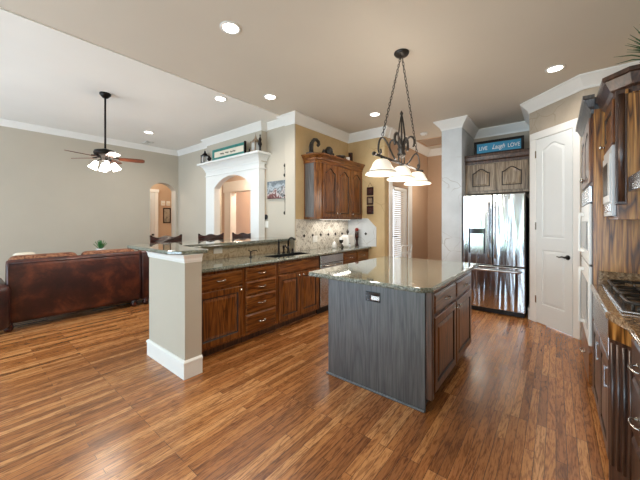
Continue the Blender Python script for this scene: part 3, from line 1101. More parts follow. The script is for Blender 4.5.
# ---------------------------------------------------------------- upper cabinet of the sink run
UX, UY0, UZ0, UZ1 = -2.93, 3.62, 1.455, 2.40
r = thing('wall_cabinet', 'oak wall cabinet with three arched doors beside the white pillar', 'cabinet', (UX, UY0, UZ0), R(90))
wd = YC - 0.003 - UY0
H_ = UZ1 - UZ0
mb = MB()
cl = 0.07                      # clipped corner
mb.prism([(cl, 0), (wd, 0), (wd, 0.312), (0, 0.312), (0, cl)], 0, H_, 'xy')
mb.build('body', 'oak', r)
MB().prism([(-0.006, cl + 0.03), (0.0, cl + 0.03), (0.0, 0.29), (-0.006, 0.29)], 0.03, H_ - 0.03, 'xy').build('side_panel', 'oak_sheen', r)  # glare on this side is put into the grey colour
dw = (wd - cl - 0.03) / 3
for k in range(3):
    a = cl + 0.02 + k * dw
    kx = a + dw - 0.045 if k in (0, 2) else a + 0.035
    if k == 2: kx = a + 0.035
    if k == 1: kx = a + 0.035
    if k == 0: kx = a + dw - 0.045
    door_front(r, a, a + dw - 0.012, 0.03, H_ - 0.05, 0.075, (kx, 0.09))
cp = [(0, H_ - 0.04), (0.012, H_ - 0.04), (0.014, H_ - 0.0), (0.022, H_ + 0.01), (0.028, H_ + 0.03), (0.06, H_ + 0.075), (0.07, H_ + 0.08), (0.07, H_ + 0.10), (0, H_ + 0.10)]
mb = MB().sweep([(0, 0.312), (0, cl), (cl, 0), (wd, 0)], cp, -1)
mb.prism([(cl, 0), (wd, 0), (wd, 0.312), (0, 0.312), (0, cl)], H_, H_ + 0.095, 'xy')
mb.build('crown', 'oak_flat', r)
UT = UZ1 + 0.10
# under-cabinet lamp
r = thing('under_cabinet_light', 'slim glowing strip light under the oak wall cabinet', 'light', (-3.08, 4.3, UZ0 - 0.002))
MB().box(-0.025, 0.025, -0.45, 0.45, -0.010, 0, 0.002).build('housing', 'white_plastic', r)
MB().box(-0.018, 0.018, -0.44, 0.44, -0.013, -0.0095).build('lens', 'strip_glow', r)
lo = area('under_cabinet_lamp', (-3.08, 4.3, UZ0 - 0.02), (0, 0, 0), 0.05, 0.9, 2.8, (1, 0.95, 0.88))

# ornaments on top of it
def scroll(mb, cx, cy, z, h, w, r, flip=1):
    pts = []
    for k in range(26):
        a = k / 25
        th = -0.6 * PI + a * 2.35 * PI
        rad = w * (1.0 - 0.72 * a)
        pts.append((cx, cy + flip * rad * math.cos(th), z + h * 0.62 + rad * math.sin(th)))
    base = [(cx, cy - flip * w * 0.2, z + r), (cx, cy - flip * w * 0.6, z + h * 0.1)]
    mb.tube(base + pts, r, 8)


r = thing('iron_scroll', 'tall black wrought iron scroll ornament at the left end of the wall cabinet', 'ornament', (-3.10, 3.72, UT))
mb = MB()
pts = [(0, -0.07, 0.03), (0, -0.075, 0.12), (0, -0.06, 0.20), (0, -0.02, 0.255), (0, 0.045, 0.27), (0, 0.1, 0.245), (0, 0.115, 0.20), (0, 0.09, 0.175), (0, 0.065, 0.19)]
mb.tube(pts, [0.03, 0.03, 0.029, 0.028, 0.028, 0.028, 0.026, 0.022, 0.016], 10)
mb.tube([(0, -0.115, 0.03), (0, -0.125, 0.12), (0, -0.1, 0.2)], [0.016, 0.014, 0.01], 8)
mb.box(-0.06, 0.06, -0.15, 0.02, 0, 0.03, 0.004)
mb.build('scroll', 'iron', r)
r = thing('fleur_ornament', 'squat black iron fleur ornament beside the tall scroll on the wall cabinet', 'ornament', (-3.10, 4.08, UT))
mb = MB().box(-0.05, 0.05, -0.09, 0.12, 0, 0.025, 0.004)
mb.lathe([(0.03, 0.02), (0.05, 0.06), (0.075, 0.12), (0.07, 0.17), (0.04, 0.21), (0.0, 0.225)], (0, 0.03, 0), 14)
mb.tube([(0, -0.02, 0.03), (0, -0.08, 0.06), (0, -0.13, 0.10), (0, -0.12, 0.13), (0, -0.09, 0.12)], [0.03, 0.028, 0.024, 0.02, 0.014], 8)
mb.tube([(0, 0.08, 0.03), (0, 0.14, 0.06), (0, 0.17, 0.1), (0, 0.15, 0.125)], [0.03, 0.026, 0.02, 0.014], 8)
mb.build('fleur', 'iron', r)
r = thing('iron_bowl', 'low dark iron bowl between the fleur ornament and the candle bracket', 'bowl', (-3.08, 4.43, UT))
MB().lathe([(0.05, 0), (0.05, 0.015), (0.03, 0.03), (0.08, 0.07), (0.1, 0.105), (0.09, 0.105), (0.05, 0.06), (0.0, 0.055)], n=20).build('bowl', 'iron', r)
r = thing('candle_bracket', 'dark wooden bracket holding a white pillar candle at the right end of the wall cabinet', 'candle holder', (-3.10, 4.78, UT))
MB().box(-0.05, 0.05, -0.14, 0.06, 0, 0.03, 0.005).box(-0.035, 0.035, 0.0, 0.06, 0.03, 0.24, 0.01).build('bracket', 'stool_wood', r)
MB().lathe([(0.038, 0.03), (0.04, 0.12), (0.036, 0.135), (0, 0.137)], (0, -0.07, 0), 16).build('candle', 'ceramic_white', r)

# three-tile wall hanging on the end wall
r = thing('wall_hanging', 'string of three small dark square plaques hanging on the end wall', 'wall decoration', (-2.745, YC - 0.001, 1.55))
for k, z in enumerate((0.0, 0.178, 0.356)):
    p = MB().box(-0.07, 0.07, -0.02, -0.004, z, z + 0.155, 0.004).build('plaque', 'stool_wood', r)
    mb = MB().box(-0.045, 0.045, -0.024, -0.019, z + 0.03, z + 0.125, 0.002)
    for a in range(4):
        an = a * PI / 2 + PI / 4
        mb.lathe([(0.016, -0.024), (0.012, -0.030), (0, -0.031)], (0.018 * math.cos(an), 0, z + 0.078 + 0.018 * math.sin(an)), 10, axis='y')
    mb.build('relief', ['fabric_foot', 'cloth_cream', 'fabric_foot'][k] if k != 1 else 'oak_grey', p)
MB().tube([(-0.05, -0.01, 0.51), (0, -0.012, 0.60), (0.05, -0.01, 0.51)], 0.003, 6).build('cord', 'iron', r)
for z in (0.155, 0.333):
    for x in (-0.045, 0.045):
        MB().tube([(x, -0.012, z - 0.002), (x, -0.012, z + 0.025)], 0.003, 6).build('cord', 'iron', r)

# ---------------------------------------------------------------- kitchen island
IX0, IX1, IY0, IY1 = -1.65, -0.725, 2.20, 3.56
r = thing('kitchen_island', 'dark oak kitchen island with end panel in painted grey sheen standing on the wood floor', 'kitchen island', (IX1, IY0, 0), R(90))
# local: x = world y - IY0, y = -(world x - IX1)
W_, D_ = IY1 - IY0, IX1 - IX0
MB().box(0.0, W_, 0, D_, 0.10, ZC, 0.002).build('body', 'oak', r)
MB().box(0.01, W_, 0.06, D_ - 0.01, 0, 0.10).build('toe_kick', 'oak_sheen', r)
MB().box(-0.016, -0.0005, 0.03, D_ + 0.004, 0.0, ZC, 0.003).build('end_panel', 'oak_sheen', r)
MB().box(-0.03, -0.016, 0.03, D_ + 0.02, 0, 0.018, 0.006).build('shoe_moulding', 'oak_sheen', r)
MB().box(-0.014, 0.03, -0.022, 0.028, 0.10, ZC, 0.006).build('corner_post', 'oak_deep', r)
for k in range(2):
    a = 0.06 + k * 0.615
    drawer_front(r, a, a + 0.59, 0.715, 0.865, mat='oak_flat')
    kx = a + 0.59 - 0.04 if k == 0 else a + 0.04
    door_front(r, a, a + 0.59, 0.125, 0.69, 0.0, (kx, 0.65))
ot = MB().box(-0.024, -0.016, 0.395, 0.53, 0.75, 0.83, 0.003).build('outlet', 'black_gloss', r)
mb = MB()
mb.box(-0.027, -0.023, 0.40, 0.475, 0.765, 0.80, 0.002)
mb.build('socket', 'nickel', ot)
cx0, cx1, cy0, cy1 = -1.84, -0.685, 2.085, 3.72
q = 0.07
pts = [(cx0 + 0.03, cy0), (cx1 - q, cy0), (cx1, cy0 + q), (cx1, cy1 - 0.03), (cx1 - 0.03, cy1), (cx0 + 0.03, cy1), (cx0, cy1 - 0.03), (cx0, cy0 + 0.03)]
MB(((cx0 + cx1) / 2, (cy0 + cy1) / 2, ZC)).prism(pts, ZC + 0.0005, ZT, 'xy', 0.014).build('island_top', 'granite', label='polished pale green-grey granite slab on the kitchen island', cat='countertop')

# ---------------------------------------------------------------- refrigerator and the cabinet over it
FX0, FX1, FY = -1.175, -0.345, 5.15
r = thing('refrigerator', 'stainless steel french door refrigerator in the niche beside the pantry door', 'refrigerator', (FX0, FY, 0))
fw_ = FX1 - FX0
MB().box(0.004, fw_ - 0.004, 0.07, 0.80, 0.02, 1.80, 0.006).build('cabinet', 'black', r)
for x in (0.08, fw_ - 0.08):
    for y in (0.12, 0.72):
        MB().lathe([(0.025, 0), (0.025, 0.025)], (x, y, 0), 12).build('foot', 'black', r)
MB().box(0.01, fw_ - 0.01, 0.02, 0.07, 0.015, 0.075).build('grille', 'black', r)
hx = fw_ / 2
ld = MB()
ld.box(0, hx - 0.003, 0, 0.068, 0.745, 1.83, 0.012)
ld = ld.build('left_door', 'fridge_steel', r)
rd = MB().box(hx + 0.003, fw_, 0, 0.068, 0.745, 1.83, 0.012).build('right_door', 'fridge_steel', r)
fd = MB().box(0, fw_, 0, 0.068, 0.08, 0.735, 0.012).build('freezer_drawer', 'fridge_steel', r)
for d_, x in ((ld, hx - 0.045), (rd, hx + 0.045)):
    MB().tube([(x, 0.002, 0.86), (x, -0.05, 0.875), (x, -0.055, 0.93), (x, -0.055, 1.64), (x, -0.05, 1.695), (x, 0.002, 1.71)], 0.014, 10).build('handle', 'steel', d_)
MB().tube([(0.05, 0.002, 0.672), (0.06, -0.05, 0.672), (0.1, -0.055, 0.672), (fw_ - 0.1, -0.055, 0.672), (fw_ - 0.06, -0.05, 0.672), (fw_ - 0.05, 0.002, 0.672)], 0.016, 10).build('handle', 'steel', fd)
dsp = MB()
dsp.box(0.088, 0.322, -0.008, 0.002, 0.905, 1.315, 0.004)
dsp = dsp.build('dispenser', 'steel', ld)
MB().box(0.105, 0.305, -0.011, -0.007, 1.225, 1.30, 0.002).build('display', 'black_gloss', ld)
MB().box(0.105, 0.305, -0.0105, -0.007, 0.925, 1.215, 0.002).box(0.185, 0.225, -0.03, -0.0105, 1.10, 1.2, 0.003).build('recess', 'plain_grey' if False else 'nickel', ld)
for x in (0.088, 0.298):
    MB().box(x, x + 0.024, -0.016, -0.007, 0.915, 1.305).build('bezel', 'black', ld)
MB().box(-0.0, fw_, 0.03, 0.10, 1.80, 1.836, 0.003).build('hinge_cover', 'black', r)

CX0, CX1, CY = -1.212, -0.304, 5.5
CZ0, CZ1 = 1.875, 2.43
r = thing('wall_cabinet', 'grey-brown oak cabinet with two arched doors above the refrigerator', 'cabinet', (CX0, CY, CZ0))
wd, H_ = CX1 - CX0, CZ1 - CZ0
MB().box(0, wd, 0, 0.69, 0, H_, 0.002).build('body', 'oak_grey', r)
door_front(r, 0.035, wd / 2 - 0.008, 0.04, 0.485, 0.07, None, mat='oak_grey', fw=0.075)
door_front(r, wd / 2 + 0.008, wd - 0.03, 0.04, 0.485, 0.07, None, mat='oak_grey', fw=0.075)
prof = [(0, H_ - 0.06), (0.012, H_ - 0.06), (0.014, H_ - 0.02), (0.03, H_), (0.045, H_ + 0.055), (0.055, H_ + 0.06), (0.055, H_ + 0.09), (0, H_ + 0.09)]
mb = MB().sweep([(0, 0), (wd, 0)], prof, -1)
mb.box(0, wd, 0, 0.69, H_, H_ + 0.085)
mb.build('crown', 'oak_deep', r)

# framed sign above
def text_mesh(txt, size, loc_fn, name, mat, parent, shear=0.0, depth=0.002, sx=1.0):
    cu = bpy.data.curves.new(name, 'FONT')
    cu.body = txt
    cu.size = size
    cu.shear = shear
    cu.align_x = 'CENTER'
    cu.align_y = 'CENTER'
    cu.extrude = depth
    ob = bpy.data.objects.new(name, cu)
    COL.objects.link(ob)
    dgp = bpy.context.evaluated_depsgraph_get()
    me = bpy.data.meshes.new_from_object(ob.evaluated_get(dgp))
    bpy.data.objects.remove(ob)
    for v in me.vertices:
        x, y, z = v.co
        v.co = loc_fn(x * sx, y, z)
    me.materials.clear()
    me.materials.append(M[mat])
    o = bpy.data.objects.new(name, me)
    COL.objects.link(o)
    o.parent = parent
    return o


def framed(root, w, h, fw, fm, bm_, d=0.03, bd=0.012):
    """frame lying in local xz, front to -y, bottom at z=0"""
    mb = MB()
    prof = [(0, 0), (0, -d), (fw * 0.35, -d - 0.004), (fw, -d + 0.012), (fw, 0)]
    L = []
    for (ins, y) in prof:
        L.append([(-w / 2 + ins, y, ins), (w / 2 - ins, y, ins), (w / 2 - ins, y, h - ins), (-w / 2 + ins, y, h - ins)])
    L.append(L[0])
    mb.loops(L, cap=False)
    mb.build('frame', fm, root)
    return MB().box(-w / 2 + fw * 0.8, w / 2 - fw * 0.8, -bd, -0.002, fw * 0.8, h - fw * 0.8).build('board', bm_, root)


sw, sh = 0.70, 0.235
r = thing('framed_sign', 'dark framed blue sign reading live laugh love on the refrigerator cabinet', 'sign', (-0.735, 5.56, CZ1 + 0.0865))
bd = framed(r, sw, sh, 0.04, 'black', 'sign_blue')
f = lambda x, y, z: (x, -0.0135 - z, y)
zz = sh / 2
text_mesh('LIVE', 0.088, lambda x, y, z: (x - 0.215, -0.0125 - z, y + zz - 0.005), 'lettering', 'white_plastic', bd, 0, 0.001, 0.78)
text_mesh('Laugh', 0.105, lambda x, y, z: (x - 0.0, -0.0125 - z, y + zz), 'lettering', 'white_plastic', bd, 0.45, 0.001, 0.72)
text_mesh('LOVE', 0.088, lambda x, y, z: (x + 0.215, -0.0125 - z, y + zz - 0.005), 'lettering', 'white_plastic', bd, 0, 0.001, 0.78)

# ---------------------------------------------------------------- right-hand run: oven tower, microwave cabinet, hood, cooktop
TX, TY0, TY1, TZ = 0.22, 3.06, 3.98, 2.27
# local frame with rz=-90: x -> world -y, y -> world +x
r = thing('oven_tower', 'tall oak oven cabinet standing at the far end of the cooktop counter', 'cabinet', (TX, TY1, 0), R(-90))
wd, dp = TY1 - TY0, XR - TX - 0.004
mb = MB()
mb.box(0, wd, 0.0, dp, 0.10, 0.42)
mb.box(0, wd, 0.0, dp, 1.70, TZ)
mb.box(0, 0.05, 0, dp, 0.42, 1.70).box(wd - 0.03, wd, 0, dp, 0.42, 1.70).box(0.05, wd - 0.03, 0.45, dp, 0.42, 1.70)
mb.build('body', 'oak', r)
MB().box(wd, wd + 0.006, 0.004, dp, 0.10, TZ, 0.001).build('side_panel', 'oak_gold', r)
MB().box(0, wd, 0.06, dp, 0, 0.10).build('toe_kick', 'oak_sheen', r)
door_front(r, 0.04, wd / 2 - 0.004, 1.72, 2.22, 0.06, (wd / 2 - 0.045, 1.78))
door_front(r, wd / 2 + 0.004, wd - 0.03, 1.72, 2.22, 0.06, (wd / 2 + 0.045, 1.78))
drawer_front(r, 0.04, wd - 0.03, 0.14, 0.40)
cpr = lambda z: [(0, z - 0.03), (0.01, z - 0.03), (0.012, z), (0.03, z + 0.02), (0.05, z + 0.07), (0.062, z + 0.075), (0.062, z + 0.10), (0, z + 0.10)]
mb = MB().sweep([(0, dp), (0, 0), (wd, 0), (wd, 0.006)], cpr(TZ), -1)
mb.box(0, wd, 0, dp, TZ, TZ + 0.095)
mb.build('crown', 'oak_sheen', r)  # silver-lit look of the crown painted as grey wood
r = thing('wall_oven', 'white and steel double wall oven built into the oak tower', 'oven', (TX, TY1 - 0.056, 0.425), R(-90))
wo = wd - 0.092
MB().box(0.0, wo, 0.0, 0.44, 0.0, 1.27).build('housing', 'black', r)
MB().box(0.0, wo, -0.02, 0.0, 1.14, 1.27, 0.004).build('control_panel', 'steel', r)
for z0, z1, nm in ((0.655, 1.13, 'upper_door'), (0.02, 0.64, 'lower_door')):
    d_ = MB().box(0.0, wo, -0.022, 0.0, z0, z1, 0.006).build(nm, 'white_plastic', r)
    MB().box(0.10, wo - 0.1, -0.024, -0.021, z0 + 0.1, z1 - 0.14, 0.001).build('glass', 'black_gloss', d_)
    mb = MB()
    hz0, hz1 = z0 + 0.06, z1 - 0.06
    mb.box(0.34, 0.365, -0.062, -0.042, hz0, hz1, 0.006)
    for z in (hz0, hz1 - 0.03):
        mb.box(0.34, 0.365, -0.045, -0.0215, z, z + 0.03, 0.003)
    mb.build('handle', 'white_plastic', d_)
    MB().box(-0.004, wo + 0.004, -0.012, 0.002, z1 + 0.001, z1 + 0.009).build('gasket', 'black', d_)

# microwave cabinet on the wall over the counter
BX, BY0, BY1, BZ0_, BZT = 0.30, 2.58, 3.05, 1.43, 2.23
r = thing('microwave_cabinet', 'oak wall cabinet with crown housing the microwave above the cooktop', 'cabinet', (BX, BY1, BZ0_), R(-90))
wd, dp, H_ = BY1 - BY0, XR - BX - 0.004, BZT - BZ0_
mb = MB()
mb.box(0, wd, 0.0, dp, 0.48, H_).box(0, 0.012, 0, dp, 0, 0.48).box(wd - 0.05, wd, 0, dp, 0, 0.48).box(0.012, wd - 0.05, 0, dp, 0, 0.02).box(0.012, wd - 0.05, 0.42, dp, 0.02, 0.48)
mb.build('body', 'oak', r)
MB().box(wd, wd + 0.006, 0.0, dp, 0.0, H_, 0.001).build('side_panel', 'oak_gold', r)
mb = MB()
mb.box(wd - 0.01, wd + 0.012, -0.012, 0.04, 0.09, H_, 0.004)
mb.tube([(wd + 0.010, 0.014, 0.11), (wd + 0.010, 0.014, H_ - 0.03)], 0.016, 10)
mb.build('pilaster', 'oak_deep', r)
door_front(r, 0.015, wd - 0.055, 0.49, H_ - 0.03, 0.0, (0.05, 0.53), fw=0.05)
pr = [(0, H_ - 0.03), (0.012, H_ - 0.03), (0.014, H_ + 0.0), (0.03, H_ + 0.015), (0.055, H_ + 0.075), (0.068, H_ + 0.08), (0.068, H_ + 0.105), (0, H_ + 0.105)]
mb = MB().sweep([(0, 0), (wd - 0.055, 0.0), (wd + 0.012, 0.067), (wd + 0.012, dp)], pr, -1)
mb.prism([(0, 0), (wd - 0.055, 0), (wd + 0.012, 0.067), (wd + 0.012, dp), (0, dp)], H_, H_ + 0.10)
cw = mb.build('crown', 'oak_deep', r)
mb = MB()
for k in range(16):
    y = 0.03 + k * 0.03
    mb.box(wd + 0.012, wd + 0.02, y, y + 0.014, H_ - 0.035, H_ - 0.008)
mb.build('dentil', 'oak_gold', cw)
r = thing('microwave', 'stainless built-in microwave in the oak cabinet above the counter', 'microwave', (BX, BY1 - 0.015, BZ0_ + 0.022), R(-90))
wm = wd - 0.069
MB().box(0, wm, 0.0, 0.41, 0.002, 0.45).build('housing', 'black', r)
tr = MB().box(0.0, wm, -0.022, 0.0, 0.0, 0.455, 0.004).build('trim_kit', 'appliance_grey', r)
dm = MB().box(0.03, wm - 0.03, -0.03, -0.021, 0.09, 0.41, 0.003).build('door', 'appliance_grey', r)
MB().box(0.06, wm - 0.12, -0.0315, -0.029, 0.14, 0.36, 0.001).build('glass', 'black', dm)
MB().box(0.03, wm - 0.03, -0.028, -0.021, 0.03, 0.08, 0.003).build('control_panel', 'steel', r)
# fern on top of it
r = thing('potted_fern', 'spiky green artificial fern on top of the microwave cabinet', 'plant', (0.50, 2.70, BZT + 0.105))
MB().lathe([(0.05, 0), (0.07, 0.08), (0.075, 0.09), (0.06, 0.09), (0.05, 0.07), (0, 0.07)], n=16).build('pot', 'bronze', r)
mb = MB()
rnd = random.Random(3)
for k in range(70):
    a = rnd.uniform(0, 2 * PI)
    L_ = rnd.uniform(0.16, 0.30)
    up = rnd.uniform(0.45, 1.3)
    d_ = Vector((math.cos(a) * math.cos(up), math.sin(a) * math.cos(up), math.sin(up)))
    p0 = Vector((0, 0, 0.07))
    p1 = p0 + d_ * L_ * 0.6
    p2 = p0 + d_ * L_ + Vector((0, 0, -0.03))
    mb.tube([p0, p1, p2], [0.004, 0.004, 0.001], 4)
mb.build('foliage', 'fern_green', r)

# range hood
r = thing('range_hood', 'stainless range hood fixed beside the microwave cabinet', 'range hood', (0.34, 2.55, 1.595), R(-90))
MB().box(0, 0.75, 0, XR - 0.34 - 0.004, 0.0, 0.09, 0.004).build('canopy', 'steel', r)
MB().box(0.05, 0.70, 0.05, 0.45, -0.004, 0.0).build('filter', 'iron', r)
MB().box(0.2, 0.55, 0.2, XR - 0.34 - 0.006, 0.09, 0.70, 0.004).build('duct_cover', 'steel', r)

# counter, base cabinets and cooktop
mb = MB()
fx = 0.205
pts = [(XR - 0.002, 3.053), (fx, 3.053), (fx, 2.17), (fx + 0.02, 2.12), (0.275, 2.02), (0.275, 1.1), (XR - 0.002, 1.1)]
mb = MB((0.5, 2.0, ZC)).prism(pts, ZC + 0.0005, ZT, 'xy', 0.012)
mb.build('cooktop_counter', 'granite_gold', label='brown granite counter around the gas cooktop along the right wall', cat='countertop')
r = thing('granite_upstand', 'low brown granite upstand against the side of the oven tower', 'backsplash', (0.55, 3.04, ZT))
MB().box(-0.30, 0.30, -0.006, 0.011, 0, 0.105, 0.003).build('slab', 'granite_gold', r)
r = thing('cooktop_cabinet', 'oak cooktop base cabinet with steel trim and fluted corner post', 'cabinet', (0.24, 3.05, 0), R(-90))
wd = 0.86
mb = MB().box(0, wd, 0, XR - 0.24 - 0.004, 0.10, ZC, 0.002)
mb.build('body', 'oak', r)
MB().box(0, wd, 0.05, 0.6, 0, 0.10).build('toe_kick', 'oak_sheen', r)
MB().box(0.01, wd - 0.02, -0.022, 0, 0.69, 0.885, 0.004).build('control_panel', 'steel', r)
for k in range(2):
    a = 0.02 + k * 0.41
    d_ = door_front(r, a, a + 0.40, 0.125, 0.67, 0, mat='oak_deep')
    kx = a + 0.36 if k == 0 else a + 0.36
    MB().box(kx - 0.006, kx + 0.006, -0.034, -0.028, 0.50, 0.62, 0.002).box(kx - 0.005, kx + 0.005, -0.03, -0.0195, 0.505, 0.515).box(kx - 0.005, kx + 0.005, -0.03, -0.0195, 0.605, 0.615).build('pull', 'steel', d_)
# corner post turned at the end of the bump
mb = MB()
u = Vector((0.87, 0.07, 0)); v_ = Vector((0.955, 0.17, 0))
mb.prism([(0.858, -0.02), (0.875, -0.02), (0.98, 0.06), (0.98, 0.16), (0.858, 0.16)], 0.0, 0.80, 'xy', 0.003)
for k in range(4):
    t_ = 0.15 + k * 0.235
    px, py = 0.875 + 0.105 * t_, -0.02 + 0.08 * t_
    mb.tube([(px, py, 0.14), (px, py, 0.78)], 0.009, 8)
po = mb.build('corner_post', 'oak_deep', r)
mb = MB().prism([(0.856, -0.024), (0.878, -0.024), (0.984, 0.056), (0.984, 0.16), (0.856, 0.16)], 0.80, 0.899, 'xy', 0.003)
mb.build('rosette_block', 'oak_gold', po)
r = thing('drawer_cabinet', 'oak drawer cabinet nearest the right edge with wire pulls', 'cabinet', (0.30, 2.06, 0), R(-90))
wd = 0.9
MB().box(0, wd, 0, XR - 0.30 - 0.004, 0.10, ZC, 0.002).build('body', 'oak', r)
MB().box(0, wd, 0.05, 0.5, 0, 0.10).build('toe_kick', 'oak_deep', r)
for z0, z1 in ((0.70, 0.87), (0.42, 0.68), (0.13, 0.40)):
    drawer_front(r, 0.03, 0.43, z0, z1, mat='oak_deep')
    drawer_front(r, 0.46, 0.87, z0, z1, mat='oak_deep')
# cooktop
r = thing('gas_cooktop', 'stainless gas cooktop with black cast grates set in the brown granite', 'cooktop', (0.265, 3.01, ZT), R(-90))
wk, dk = 0.83, 0.52
MB().box(0, wk, 0, dk, 0.0005, 0.014, 0.005).build('tray', 'steel', r)
for i, (x, y) in enumerate([(0.17, 0.14), (0.17, 0.38), (0.42, 0.26), (0.66, 0.14), (0.66, 0.38)]):
    MB().lathe([(0.05, 0.014), (0.05, 0.022), (0.036, 0.024), (0.036, 0.032), (0.0, 0.034)], (x, y, 0), 18).build('burner', 'iron', r)
for x0 in (0.03, 0.29, 0.55):
    mb = MB()
    x1, y0, y1 = x0 + 0.25, 0.03, dk - 0.03
    z = 0.05
    ring = []
    rc = 0.05
    for (cx, cy, a0) in ((x1 - rc, y1 - rc, 0), (x0 + rc, y1 - rc, 90), (x0 + rc, y0 + rc, 180), (x1 - rc, y0 + rc, 270)):
        for k in range(5):
            a = R(a0 + k * 22.5)
            ring.append((cx + rc * math.cos(a), cy + rc * math.sin(a), z))
    mb.tube(ring, 0.009, 8, closed=True)
    for yy in (0.14, 0.26, 0.38):
        mb.tube([(x0, yy, z), (x0 + 0.08, yy, z + 0.004)], 0.008, 6).tube([(x1, yy, z), (x1 - 0.08, yy, z + 0.004)], 0.008, 6)
    xm = (x0 + x1) / 2
    mb.tube([(xm, y0, z), (xm, y0 + 0.07, z + 0.004)], 0.008, 6).tube([(xm, y1, z), (xm, y1 - 0.07, z + 0.004)], 0.008, 6)
    mb.tube([(x0, 0.26, z), (x1, 0.26, z)], 0.008, 6)
    for (x, y) in ((x0 + 0.012, y0 + 0.02), (x1 - 0.012, y0 + 0.02), (x0 + 0.012, y1 - 0.02), (x1 - 0.012, y1 - 0.02)):
        mb.tube([(x, y, 0.013), (x, y, z)], 0.008, 6)
    mb.build('grate', 'iron', r)
mb = MB()
for k in range(5):
    MB().lathe([(0.018, 0.014), (0.016, 0.03), (0.0, 0.032)], (0.795, 0.08 + 0.09 * k, 0), 14).build('control_knob', 'black', r)

# ---------------------------------------------------------------- recessed lights, detector, vents
def downlight(x, y, z, label, power, col=(1, 0.97, 0.93)):
    r = thing('recessed_light', label, 'light', (x, y, z), 0, 'recessed ceiling lights')
    MB().lathe([(0.066, -0.002), (0.072, -0.008), (0.09, -0.006), (0.092, 0.0), (0.066, 0.0)], n=24, cap0=False, cap1=False).build('trim_ring', 'white_plastic', r)
    MB().lathe([(0.0, -0.0035), (0.068, -0.0035)], n=24, cap0=False, cap1=False).build('lamp', 'lamp_glow', r)
    l = bpy.data.lights.new('downlight', 'SPOT')
    l.energy = power
    l.spot_size = R(160)
    l.spot_blend = 0.8
    l.shadow_soft_size = 0.12
    l.color = col
    o = bpy.data.objects.new('downlight', l)
    COL.objects.link(o)
    o.location = (x, y, z - 0.02)
    return r


DP = 60
downlight(-2.24, 1.53, HK, 'largest recessed ceiling light, over the floor in front of the peninsula', DP)
downlight(-3.06, 2.72, HK, 'recessed ceiling light over the sink counter, near the white pillar crown', DP)
downlight(-2.255, 4.21, HK, 'recessed ceiling light over the dishwasher end, left of the pendant chains', DP)
downlight(-0.008, 4.21, HK, 'recessed ceiling light in front of the pantry door', DP)
downlight(-3.62, 2.31, HL, 'recessed living room ceiling light close to the kitchen ceiling edge', DP)
downlight(-6.06, 2.33, HL, 'far recessed living room ceiling light beyond the ceiling fan', DP)
r = thing('smoke_detector', 'round white smoke detector on the nook ceiling', 'smoke detector', (-2.0, 5.72, HK))
MB().lathe([(0.07, 0), (0.07, -0.015), (0.055, -0.035), (0.0, -0.038)], n=22).build('housing', 'white_plastic', r)
MB().lathe([(0.012, -0.037), (0.01, -0.041), (0, -0.0415)], (0.03, 0, 0), 10).build('test_button', 'nickel', r)


def vent(x, y, z, wx, wy, label, mat):
    r = thing('ceiling_vent', label, 'vent', (x, y, z))
    mb = MB()
    for (a, b_, c_, d_) in ((-wx / 2, wx / 2, -wy / 2, -wy / 2 + 0.03), (-wx / 2, wx / 2, wy / 2 - 0.03, wy / 2), (-wx / 2, -wx / 2 + 0.03, -wy / 2, wy / 2), (wx / 2 - 0.03, wx / 2, -wy / 2, wy / 2)):
        mb.box(a, b_, c_, d_, -0.012, 0)
    mb.build('frame', mat, r)
    mb = MB()
    n = int((wx - 0.06) / 0.035)
    for k in range(n):
        xx = -wx / 2 + 0.03 + 0.035 * (k + 0.5)
        mb.prism([(xx - 0.012, -0.002), (xx + 0.008, -0.012), (xx + 0.012, -0.011), (xx - 0.008, -0.001)], -wy / 2 + 0.03, wy / 2 - 0.03, 'xz')
    mb.build('louvre', mat, r)


vent(-2.0, 6.45, HK, 0.62, 0.62, 'brown return-air vent on the nook ceiling', 'wall_tan')
vent(-6.86, 2.62, HL, 0.28, 0.14, 'small pale air vent on the living room ceiling near the far wall', 'ceiling_grey')
# ---------------------------------------------------------------- island pendant
r = thing('pendant_light', 'black iron scroll pendant with three white bell shades above the island', 'chandelier', (-1.22, 2.84, HK))
Zb = 2.0 - HK
MB().lathe([(0.0, -0.045), (0.03, -0.043), (0.06, -0.03), (0.075, -0.012), (0.075, 0.0)], n=24, cap0=False).build('canopy', 'iron', r)


def chain(a, b):
    a, b = Vector(a), Vector(b)
    d = b - a
    n = int(d.length / 0.034)
    t = d.normalized()
    u = t.orthogonal().normalized()
    v = t.cross(u)
    mb = MB()
    for k in range(n):
        c = a + d * ((k + 0.5) / n)
        s = u if k % 2 else v
        pts = []
        for q_ in range(10):
            an = 2 * PI * q_ / 10
            pts.append(c + t * (0.022 * math.cos(an)) + s * (0.010 * math.sin(an)))
        mb.tube(pts, 0.0032, 5, closed=True)
    return mb


for s in (-1, 1):
    chain((0, s * 0.02, -0.05), (0, s * 0.42, 2.19 - HK)).build('chain', 'iron', r)
mb = MB().tube([(0, -0.57, Zb), (0, 0.57, Zb)], 0.011, 10)
for s in (-1, 1):
    mb.lathe([(0.0, -0.02), (0.018, -0.01), (0.018, 0.01), (0.0, 0.02)], (0, s * 0.575, Zb), 10, axis='y')
mb.build('bar', 'iron', r)


def bez(p, n=16):
    out = []
    for i in range(n + 1):
        t = i / n
        q_ = [Vector(x) for x in p]
        while len(q_) > 1:
            q_ = [q_[j] * (1 - t) + q_[j + 1] * t for j in range(len(q_) - 1)]
        out.append(tuple(q_[0]))
    return out


